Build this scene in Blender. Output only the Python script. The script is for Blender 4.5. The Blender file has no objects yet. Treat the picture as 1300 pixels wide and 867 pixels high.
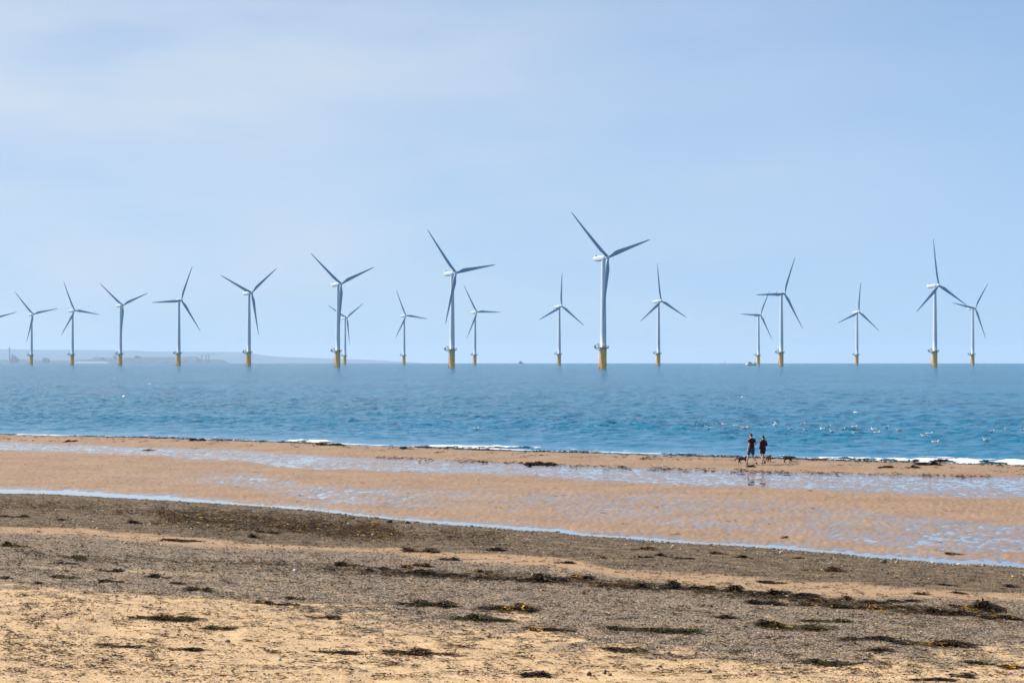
import bpy, math, random
import numpy as np
from mathutils import Vector, Matrix
rng = np.random.default_rng(7); random.seed(7)
S = bpy.context.scene
COL = S.collection
R_EARTH = 7.4e6                       # effective radius with refraction
EYE = 6.0                             # camera height over the sea (promenade)
F = 2640.0                            # focal length in pixels of the 1300 px wide frame
HOR = 457.8                           # eye level row
PITCH = math.atan((HOR-433.5)/F)

# ------------------------------------------------------------------ helpers
def ray(px, py):
    x = (px-650)/F; zc = -(py-433.5)/F
    c, s = math.cos(PITCH), math.sin(PITCH)
    return np.array([x, c-zc*s, s+zc*c])

def tag(o, label=None, cat=None, group=None, kind=None):
    if label: o['label'] = label
    if cat: o['category'] = cat
    if group: o['group'] = group
    if kind: o['kind'] = kind
    return o

def link(o, parent=None):
    COL.objects.link(o)
    if parent: o.parent = parent
    return o

def raw_mesh(name, V, Fc, mat=None, smooth=True, cols=None, attrs=None, uniform=None):
    """V (n,3) array, Fc (m,k) int array (k = 3 or 4)."""
    V = np.asarray(V, np.float32); Fc = np.asarray(Fc, np.int32)
    me = bpy.data.meshes.new(name)
    n, m, k = len(V), len(Fc), Fc.shape[1]
    me.vertices.add(n); me.vertices.foreach_set('co', V.ravel())
    me.loops.add(m*k); me.loops.foreach_set('vertex_index', Fc.ravel())
    me.polygons.add(m); me.polygons.foreach_set('loop_start', np.arange(0, m*k, k, dtype=np.int32))
    me.polygons.foreach_set('loop_total', np.full(m, k, np.int32))
    me.polygons.foreach_set('use_smooth', np.full(m, smooth, bool))
    me.update(calc_edges=True)
    if cols is not None:
        a = me.attributes.new('Col', 'FLOAT_COLOR', 'POINT')
        c4 = np.ones((n, 4), np.float32); c4[:, :3] = cols
        a.data.foreach_set('color', c4.ravel())
    for an, av in (attrs or {}).items():
        a = me.attributes.new(an, 'FLOAT', 'POINT'); a.data.foreach_set('value', np.asarray(av, np.float32))
    if mat: me.materials.append(mat)
    return me

def obj(name, me, parent=None, loc=(0,0,0)):
    o = bpy.data.objects.new(name, me); o.location = loc
    return link(o, parent)

def empty(name, loc=(0,0,0), rz=0):
    o = bpy.data.objects.new(name, None); o.location = loc; o.rotation_euler = (0,0,rz)
    o.empty_display_size = .3
    return link(o)

def h2(ix, iy, seed):
    n = (ix.astype(np.int64)*374761393 + iy.astype(np.int64)*668265263 + seed*1274126177) & 0xffffffff
    n = ((n ^ (n >> 13))*1274126177) & 0xffffffff
    n = (n ^ (n >> 16)) & 0xffffffff
    return n/4294967295.0
def vnoise(x, y, seed=0):
    x = np.asarray(x, float); y = np.asarray(y, float)
    ix, iy = np.floor(x), np.floor(y); fx, fy = x-ix, y-iy
    ux, uy = fx*fx*(3-2*fx), fy*fy*(3-2*fy)
    a = h2(ix, iy, seed); b = h2(ix+1, iy, seed); c = h2(ix, iy+1, seed); d = h2(ix+1, iy+1, seed)
    return (a*(1-ux)+b*ux)*(1-uy)+(c*(1-ux)+d*ux)*uy
def fbm(x, y, seed=0, oc=4):
    s = 0; a = .5; t = 0
    for i in range(oc):
        s = s+a*vnoise(x*2**i+i*17.3, y*2**i+i*9.1, seed+i); t += a; a *= .5
    return s/t
def sst(a, b, x):
    t = np.clip((x-a)/(b-a), 0, 1); return t*t*(3-2*t)

# ------------------------------------------------------------------ materials
def new_mat(name):
    m = bpy.data.materials.new(name); m.use_nodes = True
    nt = m.node_tree; return m, nt, nt.nodes['Principled BSDF']
def N(nt, t, **kw):
    n = nt.nodes.new(t)
    for k, v in kw.items(): setattr(n, k, v)
    return n
def mat_plain(name, col, rough=.6, var=.15, scale=3.0, metal=0, bump=0):
    m, nt, p = new_mat(name)
    tc = N(nt, 'ShaderNodeTexCoord'); no = N(nt, 'ShaderNodeTexNoise'); no.inputs['Scale'].default_value = scale
    no.inputs['Detail'].default_value = 5
    nt.links.new(tc.outputs['Object'], no.inputs['Vector'])
    mr = N(nt, 'ShaderNodeMapRange'); mr.inputs['From Min'].default_value = .3; mr.inputs['From Max'].default_value = .7
    mr.inputs['To Min'].default_value = 1-var; mr.inputs['To Max'].default_value = 1+var
    nt.links.new(no.outputs['Fac'], mr.inputs['Value'])
    mx = N(nt, 'ShaderNodeVectorMath', operation='SCALE'); mx.inputs[0].default_value = col[:3]
    nt.links.new(mr.outputs[0], mx.inputs['Scale']); nt.links.new(mx.outputs[0], p.inputs['Base Color'])
    p.inputs['Roughness'].default_value = rough; p.inputs['Metallic'].default_value = metal
    if bump:
        b = N(nt, 'ShaderNodeBump'); b.inputs['Strength'].default_value = bump; b.inputs['Distance'].default_value = .02
        nt.links.new(no.outputs['Fac'], b.inputs['Height']); nt.links.new(b.outputs[0], p.inputs['Normal'])
    return m
def mat_attr(name, rough=.6, spec=.5):
    m, nt, p = new_mat(name)
    a = N(nt, 'ShaderNodeAttribute', attribute_name='Col')
    no = N(nt, 'ShaderNodeTexNoise'); no.inputs['Scale'].default_value = 40
    tc = N(nt, 'ShaderNodeTexCoord'); nt.links.new(tc.outputs['Object'], no.inputs['Vector'])
    mr = N(nt, 'ShaderNodeMapRange'); mr.inputs['To Min'].default_value = .7; mr.inputs['To Max'].default_value = 1.3
    nt.links.new(no.outputs['Fac'], mr.inputs['Value'])
    mx = N(nt, 'ShaderNodeVectorMath', operation='SCALE')
    nt.links.new(a.outputs['Color'], mx.inputs[0]); nt.links.new(mr.outputs[0], mx.inputs['Scale'])
    nt.links.new(mx.outputs[0], p.inputs['Base Color'])
    p.inputs['Roughness'].default_value = rough; p.inputs['Specular IOR Level'].default_value = spec
    return m

M = {}
M['tower'] = mat_plain('turbine_paint', (.52,.57,.63), .45, .04, .15)
M['blade'] = mat_plain('blade_paint_blue_shade', (.24,.34,.44), .4, .05, .2)  # light grey paint, with the blue shade of the rotor put into its colour
M['yellow'] = mat_plain('weathered_yellow_paint', (.93,.50,.12), .6, .25, .6)
M['band'] = mat_plain('wet_weed_band', (.03,.035,.02), .5, .3, 1)
M['rust'] = mat_plain('galvanised_and_rust', (.22,.15,.10), .6, .3, 1)
M['weed'] = mat_attr('seaweed_fronds', .75, .12)
M['peb'] = mat_attr('pebbles', .8, .2)
M['foam'] = mat_plain('sea_foam', (.74,.77,.80), .6, .08, 6)
M['skin'] = mat_plain('skin', (.52,.31,.22), .5, .06, 8)
M['navy'] = mat_plain('dark_navy_cotton', (.006,.006,.012), .95, .3, 12, bump=.3)
M['bluesh'] = mat_plain('blue_shorts_cotton', (.008,.05,.14), .9, .25, 12, bump=.3)
M['maroon'] = mat_plain('maroon_fleece', (.042,.003,.010), .95, .3, 10, bump=.3)
M['dksh'] = mat_plain('dark_shorts_cotton', (.008,.008,.018), .95, .3, 12, bump=.3)
M['hair'] = mat_plain('dark_brown_hair', (.018,.011,.008), .5, .4, 30)
M['shoe'] = mat_plain('dark_trainers', (.03,.03,.035), .6, .3, 20)
M['sole'] = mat_plain('pale_trainer_sole', (.55,.55,.52), .6, .1, 20)
M['blackfur'] = mat_plain('black_fur', (.012,.011,.011), .7, .5, 30, bump=.5)
M['whitefur'] = mat_plain('white_fur', (.5,.47,.42), .8, .2, 30, bump=.5)
M['brownfur'] = mat_plain('brown_fur', (.16,.09,.045), .8, .4, 20, bump=.5)
M['bird'] = mat_plain('white_plumage', (.8,.8,.78), .7, .06, 20)
M['wing'] = mat_plain('grey_plumage', (.5,.47,.43), .7, .15, 20)
M['beak'] = mat_plain('yellow_beak', (.6,.4,.06), .5, .1, 20)

# ------------------------------------------------------------------ beach layout: curves traced on the beach, in metres
def curve(pts, z=.1):
    P = []
    for px, py in pts:
        d = ray(px, py); t = (z-EYE)/d[2]; P.append((d[0]*t, d[1]*t))
    P = np.array(P)
    sl = (P[2,1]-P[0,1])/(P[2,0]-P[0,0]); sr = (P[-1,1]-P[-3,1])/(P[-1,0]-P[-3,0])
    L = (-150, P[0,1]+sl*(-150-P[0,0])); Rr = (150, P[-1,1]+max(sr,-.55)*(150-P[-1,0]))
    Q = np.vstack([L, P, Rr])
    return lambda X: np.interp(X, Q[:,0], Q[:,1])
SHc = curve([(0,552),(200,556),(400,562.5),(620,571),(850,577),(1000,582),(1150,587),(1300,592)], 0)
WNc = curve([(0,561.6),(180,568),(300,572.7),(400,579),(540,584),(700,591),(850,597),(1000,601),(1150,604.5),(1300,607)])
WSc = curve([(0,570),(200,577),(300,583),(400,593),(550,598),(700,604),(850,611),(1000,617),(1150,625),(1300,630)])
CNc = curve([(0,620),(100,623),(200,629),(300,637),(400,646),(500,656),(600,662.6),(700,671),(750,677),(850,684.4),(950,690),(1000,693),(1100,702.6),(1200,709),(1300,714.7)])
CSc = curve([(0,626.5),(100,629.5),(200,635),(300,641.5),(400,649),(500,660.5),(550,665),(600,669.5),(650,672.5),(700,676.5),(750,681),(850,688.5),(1000,698.5),(1100,707.5),(1200,715),(1300,721)])
PU = curve([(0,598),(200,598),(300,598),(400,618),(600,624),(850,627),(1000,635),(1150,655),(1300,668)])
PL = curve([(0,606),(200,614),(300,622),(400,642),(600,656),(850,674),(1000,688),(1150,701),(1300,708)])

def ground_z(X, Y, detail=True):
    X = np.asarray(X, float); Y = np.asarray(Y, float)
    wob = (fbm(X*.35, Y*.12, 3, 3)-.5)
    sh, wn, ws, cn, cs = SHc(X)+wob*1.5, WNc(X)+wob*4, WSc(X)+wob*5, CNc(X)+wob*1.0, CSc(X)+(fbm(X*.8, Y*.3, 5, 3)-.5)*1.2
    pu, pl = PU(X), PL(X)
    z = np.empty_like(Y)
    def seg(y0, y1, z0, z1, p=1.0):
        t = np.clip((Y-y0)/np.maximum(y1-y0, .01), 0, 1); t = t*t*(3-2*t)
        return z0+(z1-z0)*t
    d = cs-Y
    z = np.interp(d, [-1,0,.6,3,10,25,60,95,140], [.112,.114,.15,.30,.60,1.1,2.3,3.3,4.0])
    cm = (cn+cs)/2
    z = np.where(Y > cs, seg(cs, cm, .112, .02), z)
    z = np.where(Y > cm, seg(cm, cn, .02, .112), z)
    mid = .150
    z = np.where(Y > cn, seg(cn, cn+3, .112, mid), z)
    z = np.where(Y > ws-6, seg(ws-6, ws, mid, .1070), z)
    z = np.where(Y > ws, .1070, z)
    z = np.where(Y > wn-1, seg(wn-1, (wn+sh)/2, .1070, .30), z)
    z = np.where(Y > (wn+sh)/2, seg((wn+sh)/2, sh, .30, .0), z)
    z = np.where(Y > sh, -.025*(Y-sh)-.0, z); z = np.maximum(z, -2.5)
    # sheet of small puddles between the channel and the wet band
    pm = sst(pl-2, pl+4, Y)*sst(pu+5, pu-3, Y)*sst(cn, cn+1.5, Y)
    pat = fbm(X*.09+4, Y*.05, 31, 3)
    right = sst(-28, -12, X)
    pud = pm*right
    z = z-(z-.1175+.034*(pat-.5)*2)*pud
    if detail:
        flat = sst(cs-.2, cs+.5, Y)*sst(sh+4, sh-1, Y)
        n1 = fbm(X*1.5, Y*1.0, 11, 4)-.5; n2 = fbm(X*.25, Y*.1, 12, 4)-.5
        n3 = fbm(X*3.2, Y*1.1, 15, 3)-.5; n4 = fbm(X*7, Y*3, 16, 2)-.5
        z = z+flat*(n1*.018+n3*.034+n4*.052+n2*.02*(1-pud*.6))
        up = 1-sst(cs-1, cs, Y)
        z = z+up*((fbm(X*2.6, Y*2.6, 13, 4)-.5)*.05+(fbm(X*.22, Y*.22, 14, 3)-.5)*.12*sst(0, 8, d))
    return z

def hit(px, py):
    """point of the beach (or sea) seen at a place of the photograph"""
    d = ray(px, py); t = np.geomspace(12, 9000, 1200)
    X, Y, Z = d[0]*t, d[1]*t, EYE+d[2]*t
    g = np.maximum(ground_z(X, Y, False), -(X*X+Y*Y)/2/R_EARTH)
    i = int(np.argmax(Z < g)); a = (Z-g)[i-1]; b = (Z-g)[i]
    tt = t[i-1]+(t[i]-t[i-1])*a/(a-b)
    x, y = d[0]*tt, d[1]*tt
    return float(x), float(y)
def gz(x, y): return float(ground_z(np.array([x]), np.array([y]))[0])

TB = curve([(0,673),(100,676),(200,686),(300,692),(400,696),(500,700),(600,709),(700,714),(780,726),(860,732),(950,738),(1050,748),(1150,753),(1300,757)], .55)
def curve_hit(pts):
    P = np.array([hit(*p) for p in pts])
    sl = (P[2,1]-P[0,1])/(P[2,0]-P[0,0]); sr = (P[-1,1]-P[-3,1])/(P[-1,0]-P[-3,0])
    Q = np.vstack([(-150, P[0,1]+sl*(-150-P[0,0])*.6), P, (150, P[-1,1]+sr*.5*(150-P[-1,0]))])
    return lambda X: np.interp(X, Q[:,0], Q[:,1])
T0 = curve_hit([(0,669),(100,670),(200,679),(300,687),(400,692.5),(500,695),(600,703),(700,706),(780,720),(860,726),(950,731),(1050,739),(1150,746),(1300,752)])
T1 = curve_hit([(0,677),(100,682),(200,692),(300,697),(400,699),(500,704),(600,714),(700,721),(780,732),(860,738),(950,745),(1050,756),(1150,760),(1300,761)])
GB = curve_hit([(0,753),(200,761),(350,770),(450,776),(600,796),(700,808),(850,827),(950,841),(1100,847),(1300,853)])
GU = curve_hit([(0,690),(200,700),(400,705),(600,725),(800,745),(1000,765),(1300,778)])

def gravel_mask(X, Y):
    cs = CSc(X)
    n = fbm(X*.5, Y*.35, 21, 4)-.5; n2 = fbm(X*2.2, Y*1.6, 22, 3)-.5
    w = n*3.0+n2*1.2
    m = sst(-.3, .3, cs-Y)
    gb = GB(X)
    m = m*sst(-1.8, 3.0, Y-gb+n*9+n2*7+(fbm(X*6, Y*4, 23, 3)-.5)*5)
    ta = sst(-.5, .5, (T0(X)+n*2-Y))*sst(-.8, .8, (Y-T1(X)+w*.9))
    ta = ta*sst(.30,.46, fbm(X*.55+7, Y*1.6, 29, 4)+.12)
    m = m*(1-ta*.86)
    # sandy tongues in the lower gravel at the left
    m = m*(1-.40*sst(-3, -9, X)*sst(.60,.72, fbm(X*.22+3, Y*.7, 27, 4))*sst(0,4,GU(X)-Y))
    return m, ta

# ------------------------------------------------------------------ ground sheet
def make_ground():
    ys = [-160,-110,-70,-40,-20,-5,5,12,17,20]; y = 22.0
    while y < 190:
        ys.append(y); y += min(max(y*y/(5*2080)*.62, .045), .34 if y < 128 else .6)
    ys += list(np.arange(190, 230, 4))+[240,260,300,360,450]
    ys = np.array(ys)
    ud = np.linspace(-.285, .285, 860)
    ue = np.geomspace(.285, 14, 22)[1:]
    u = np.concatenate([-ue[::-1], ud, ue])
    W = np.maximum(ys, 20)
    X = u[None,:]*W[:,None]; Y = np.repeat(ys[:,None], len(u), 1)
    Z = ground_z(X, Y)
    g, ta = gravel_mask(X, Y)
    cs, sh = CSc(X), SHc(X)
    wet = sst(cs-2.5, cs-.3, Y)
    wet = wet*.3
    wet = np.maximum(wet, sst(.135, .108, Z)*sst(cs-2, cs, Y))
    wet = np.maximum(wet, sst(sh-2.2, sh-.6, Y))
    ws, wn = WSc(X), WNc(X)
    band = sst(ws-5, ws+1, Y+(fbm(X*.35, Y*.12, 3, 3)-.5)*5)*sst(wn+2.0, wn-1.0, Y)*sst(.140, .112, Z)
    pudz = sst(PL(X)-2, PL(X)+4, Y)*sst(PU(X)+5, PU(X)-3, Y)*sst(-28, -12, X)*sst(.116, .103, Z)
    film = np.maximum.reduce([band*.95, pudz*.3, sst(sh-2.5, sh-.8, Y), sst(cs-1.6, cs-.2, Y)*sst(.135, .105, Z)*.7, (.03+.10*sst(PL(X)-2, PL(X)+4, Y)*sst(PU(X)+5, PU(X)-3, Y)*sst(-28, -12, X))*sst(cs, cs+1, Y)])
    upper = sst(T1(X), T0(X)+1, Y)*sst(-1, 1, cs-Y)
    V = np.stack([X, Y, Z], -1).reshape(-1,3)
    nr, nc = X.shape
    i = np.arange(nr-1)[:,None]*nc+np.arange(nc-1)[None,:]
    Fc = np.stack([i, i+1, i+nc+1, i+nc], -1).reshape(-1,4)
    m, nt, p = new_mat('beach_sand_and_shingle')
    geo = N(nt, 'ShaderNodeNewGeometry'); L = nt.links.new
    def att(n): return N(nt, 'ShaderNodeAttribute', attribute_name=n).outputs['Fac']
    def noise(scale, det=4, rough=.6, vec=None):
        no = N(nt, 'ShaderNodeTexNoise'); no.inputs['Scale'].default_value = scale; no.inputs['Detail'].default_value = det
        no.inputs['Roughness'].default_value = rough; L(vec or geo.outputs['Position'], no.inputs['Vector']); return no.outputs['Fac']
    def ramp(fac, stops):
        r = N(nt, 'ShaderNodeValToRGB'); el = r.color_ramp.elements
        while len(el) < len(stops): el.new(.5)
        for e, (ps, c) in zip(el, stops): e.position = ps; e.color = (*c, 1)
        L(fac, r.inputs[0]); return r.outputs[0]
    def mix(f, a, b):
        x = N(nt, 'ShaderNodeMix', data_type='RGBA')
        L(f, x.inputs['Factor']); L(a, x.inputs[6]); L(b, x.inputs[7]); return x.outputs[2]
    def math_(op, a, b):
        x = N(nt, 'ShaderNodeMath', operation=op)
        for k, v in enumerate((a, b)):
            if isinstance(v, (int, float)): x.inputs[k].default_value = v
            else: L(v, x.inputs[k])
        return x.outputs[0]
    gv = att('gravel'); wv = att('wet'); uv = att('upper')
    mp = N(nt, 'ShaderNodeVectorMath', operation='MULTIPLY'); mp.inputs[1].default_value = (1,1,0); L(geo.outputs['Position'], mp.inputs[0])
    pv = mp.outputs[0]
    # wind-drifted sand with darker coarse specks in drifts
    big = noise(.35, 5, .6, pv); med = noise(2.5, 5, .65, pv); fine = noise(28, 3, .7, pv); xf = noise(75, 2, .7, pv)
    sand = ramp(math_('ADD', math_('MULTIPLY', med, .6), math_('MULTIPLY', fine, .4)),
                [(.30,(.24,.155,.085)), (.40,(.48,.315,.17)), (.54,(.62,.42,.23)), (.75,(.70,.50,.29))])
    specks = math_('MULTIPLY', ramp(fine, [(.42,(1,1,1)), (.49,(0,0,0))]), ramp(noise(1.1, 4, .7, pv), [(.36,(0,0,0)), (.58,(1,1,1))]))
    rgbdark = N(nt, 'ShaderNodeRGB'); rgbdark.outputs[0].default_value = (.13,.11,.09,1)
    sand = mix(math_('MULTIPLY', specks, .7), sand, rgbdark.outputs[0])
    vo = N(nt, 'ShaderNodeTexVoronoi'); vo.inputs['Scale'].default_value = 26; L(pv, vo.inputs['Vector'])
    sep = N(nt, 'ShaderNodeSeparateColor'); L(vo.outputs['Color'], sep.inputs[0])
    grav = ramp(sep.outputs[0], [(0,(.04,.028,.020)), (.3,(.11,.082,.060)), (.6,(.18,.137,.102)), (.85,(.29,.23,.175)), (1,(.48,.41,.33))])
    gup = ramp(sep.outputs[1], [(0,(.03,.021,.014)), (.5,(.085,.06,.040)), (.9,(.145,.108,.072)), (1,(.26,.20,.14))])
    grav = mix(uv, grav, gup)
    grav = mix(math_('MULTIPLY', ramp(noise(1.3, 5, .75, pv), [(.42,(0,0,0)), (.66,(1,1,1))]), .42), grav, sand)
    damp = ramp(math_('ADD', math_('MULTIPLY', noise(7, 4, .75, pv), .75), math_('MULTIPLY', big, .25)),
                [(.34,(.14,.088,.052)), (.46,(.275,.172,.100)), (.56,(.355,.226,.133)), (.70,(.48,.315,.19))])
    beyond = att('flats')
    sand = mix(beyond, sand, damp)
    col = mix(gv, sand, grav)
    wd = N(nt, 'ShaderNodeVectorMath', operation='SCALE'); L(col, wd.inputs[0])
    L(math_('SUBTRACT', 1, math_('MULTIPLY', wv, .22)), wd.inputs['Scale'])
    L(wd.outputs[0], p.inputs['Base Color'])
    L(math_('SUBTRACT', .85, math_('MULTIPLY', wv, .5)), p.inputs['Roughness']); L(math_('ADD', .12, math_('MULTIPLY', wv, .5)), p.inputs['Specular IOR Level'])
    L(att('film'), p.inputs['Coat Weight']); p.inputs['Coat Roughness'].default_value = .26; p.inputs['Coat IOR'].default_value = 1.4
    hgt = math_('ADD', math_('MULTIPLY', fine, .5), math_('MULTIPLY', med, 1.2))
    hgt = math_('ADD', hgt, math_('MULTIPLY', math_('MULTIPLY', vo.outputs['Distance'], -1.0), gv))
    b = N(nt, 'ShaderNodeBump'); b.inputs['Distance'].default_value = .035
    L(math_('SUBTRACT', .9, math_('MULTIPLY', wv, .6)), b.inputs['Strength'])
    L(hgt, b.inputs['Height']); L(b.outputs[0], p.inputs['Normal'])
    flats = np.maximum(sst(cs-.5, cs+.5, Y), .62*sst(-1.5, 0, Y-T1(X)))
    me = raw_mesh('beach', V, Fc, m, True, attrs={'gravel': g.ravel(), 'wet': wet.ravel(), 'upper': upper.ravel(), 'flats': flats.ravel(), 'film': film.ravel()})
    tag(obj('beach', me), kind='structure')
make_ground()

# ------------------------------------------------------------------ water
def water_mat(name, base, rough, far=False):
    m, nt, p = new_mat(name); L = nt.links.new
    p.inputs['Base Color'].default_value = (*base, 1); p.inputs['Roughness'].default_value = rough
    p.inputs['IOR'].default_value = 1.33; p.inputs['Specular IOR Level'].default_value = .30
    geo = N(nt, 'ShaderNodeNewGeometry')
    mp = N(nt, 'ShaderNodeMapping'); mp.inputs['Scale'].default_value = (1, .8, 1); L(geo.outputs['Position'], mp.inputs['Vector'])
    def noise(sc, det, ro=.55):
        no = N(nt, 'ShaderNodeTexNoise'); no.inputs['Scale'].default_value = sc; no.inputs['Detail'].default_value = det
        no.inputs['Roughness'].default_value = ro; L(mp.outputs[0], no.inputs['Vector']); return no.outputs['Fac']
    a = noise(.9, 6, .62); g = noise(.018, 4, .6); g2 = noise(.12, 3)
    b = N(nt, 'ShaderNodeBump'); b.inputs['Distance'].default_value = 3.6
    mr = N(nt, 'ShaderNodeMapRange'); mr.inputs['From Min'].default_value = .33; mr.inputs['From Max'].default_value = .67
    mr.inputs['To Min'].default_value = .25; mr.inputs['To Max'].default_value = 1.0
    av = N(nt, 'ShaderNodeMath', operation='ADD'); h = N(nt, 'ShaderNodeMath', operation='MULTIPLY'); h.inputs[1].default_value = .5
    L(g, av.inputs[0]); L(g2, av.inputs[1]); L(av.outputs[0], h.inputs[0]); L(h.outputs[0], mr.inputs['Value'])
    calm = N(nt, 'ShaderNodeAttribute', attribute_name='calm')
    ml = N(nt, 'ShaderNodeMath', operation='MULTIPLY'); L(mr.outputs[0], ml.inputs[0]); L(calm.outputs['Fac'], ml.inputs[1])
    L(ml.outputs[0], b.inputs['Strength'])
    lg = noise(.20, 4, .6)
    b2 = N(nt, 'ShaderNodeBump'); b2.inputs['Distance'].default_value = 4.5
    hs = N(nt, 'ShaderNodeMath', operation='MULTIPLY'); L(ml.outputs[0], hs.inputs[0]); hs.inputs[1].default_value = .9
    L(hs.outputs[0], b2.inputs['Strength']); L(lg, b2.inputs['Height']); L(b2.outputs[0], b.inputs['Normal'])
    L(a, b.inputs['Height']); L(b.outputs[0], p.inputs['Normal'])
    return m

wav = []
for i in range(46):
    lam = .7*(6.5/.7)**(i/45.0)
    th = math.radians(-115+rng.normal()*38)
    wav.append((2*math.pi/lam*math.cos(th), 2*math.pi/lam*math.sin(th), rng.uniform(0, 6.28), lam*.0055*(1.0 if lam < 3 else .75)))
def sea_waves(X, Y, dist):
    z = np.zeros_like(X)
    for kx, ky, ph, a in wav:
        z += a*np.sin(kx*X+ky*Y+ph)
    z = z+.35*np.abs(z)
    return z*(.6+.8*fbm(X*.03, Y*.02, 41, 3))
def sea_height(X, Y):
    t = Y-SHc(X)
    sw = np.zeros_like(X)
    amp = np.interp(t, [-5,0,4,15,40], [.12,.14,.3,.7,1.0])*sst(1300, 500, t)
    q = t-2.2+1.6*(fbm(X*.12, Y*.05, 45, 3)-.5)*2          # small shore break
    sw = .07*np.exp(-(q/.7)**2)*sst(.45,.6, fbm(X*.08+9, X*0, 46, 2))
    q2 = t-13+6*(fbm(X*.05, Y*.02, 47, 2)-.5)
    sw = sw+.10*np.exp(-(q2/1.5)**2)
    return -(X*X+Y*Y)/2/R_EARTH+amp*sea_waves(X, Y, t)+sw+.02
def make_sea():
    ts = [-6.0]; t = -5.5
    while t < 32000:
        ts.append(t); t += .42 if t < 60 else min(max((t+130)**2/(6*2080)*.3, .42), 900)
    ts = np.array(ts)
    ud = np.linspace(-.30, .30, 640); ue = np.geomspace(.30, 2.6, 14)[1:]
    u = np.concatenate([-ue[::-1], ud, ue])
    X = u[None,:]*(ts[:,None]+135); Y = SHc(X)+ts[:,None]
    Z = sea_height(X, Y)
    nr, nc = X.shape
    i = np.arange(nr-1)[:,None]*nc+np.arange(nc-1)[None,:]
    Fc = np.stack([i, i+1, i+nc+1, i+nc], -1).reshape(-1,4)
    calm = np.interp(ts[:,None]+0*X, [-6,0,10,40,150,600], [.10,.12,.3,.6,.95,1.0])
    me = raw_mesh('sea', np.stack([X,Y,Z], -1).reshape(-1,3), Fc, water_mat('sea_water', (.002,.135,.245), .16), True, attrs={'calm': calm.ravel()})
    tag(obj('sea', me), kind='structure')
make_sea()

def make_pools():
    xs = np.arange(-150, 150.1, .5)
    vs = np.linspace(0, 1, 24)
    y0 = CSc(xs)-1.0; y1 = (WNc(xs)*.6+SHc(xs)*.4)
    X = np.repeat(xs[None,:], len(vs), 0); Y = y0[None,:]+(y1-y0)[None,:]*vs[:,None]
    nr, nc = X.shape
    i = np.arange(nr-1)[:,None]*nc+np.arange(nc-1)[None,:]
    Fc = np.stack([i, i+1, i+nc+1, i+nc], -1).reshape(-1,4)
    m = bpy.data.materials.new('shallow_tide_water'); m.use_nodes = True; nt = m.node_tree; nt.nodes.clear(); L = nt.links.new
    out = N(nt, 'ShaderNodeOutputMaterial'); mx = N(nt, 'ShaderNodeMixShader'); fr = N(nt, 'ShaderNodeFresnel'); fr.inputs['IOR'].default_value = 1.5
    tr = N(nt, 'ShaderNodeBsdfTransparent'); tr.inputs[0].default_value = (.9,.94,.95,1)
    gl = N(nt, 'ShaderNodeBsdfGlossy'); gl.inputs['Roughness'].default_value = .05; gl.inputs['Color'].default_value = (1,.95,.88,1)
    geo = N(nt, 'ShaderNodeNewGeometry'); no = N(nt, 'ShaderNodeTexNoise'); no.inputs['Scale'].default_value = 5; no.inputs['Detail'].default_value = 3
    L(geo.outputs['Position'], no.inputs['Vector'])
    b = N(nt, 'ShaderNodeBump'); b.inputs['Strength'].default_value = .04; b.inputs['Distance'].default_value = .02
    L(no.outputs['Fac'], b.inputs['Height']); L(b.outputs[0], gl.inputs['Normal']); L(b.outputs[0], fr.inputs['Normal'])
    fm = N(nt, 'ShaderNodeMath', operation='MULTIPLY'); fm.use_clamp = True; fm.inputs[1].default_value = 1.5; L(fr.outputs[0], fm.inputs[0]); L(fm.outputs[0], mx.inputs[0]); L(tr.outputs[0], mx.inputs[1]); L(gl.outputs[0], mx.inputs[2]); L(mx.outputs[0], out.inputs[0])
    me = raw_mesh('tide_pool_water', np.stack([X,Y,X*0+.1], -1).reshape(-1,3), Fc, m)
    tag(obj('tide_pool_water', me), kind='structure')
make_pools()

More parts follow.
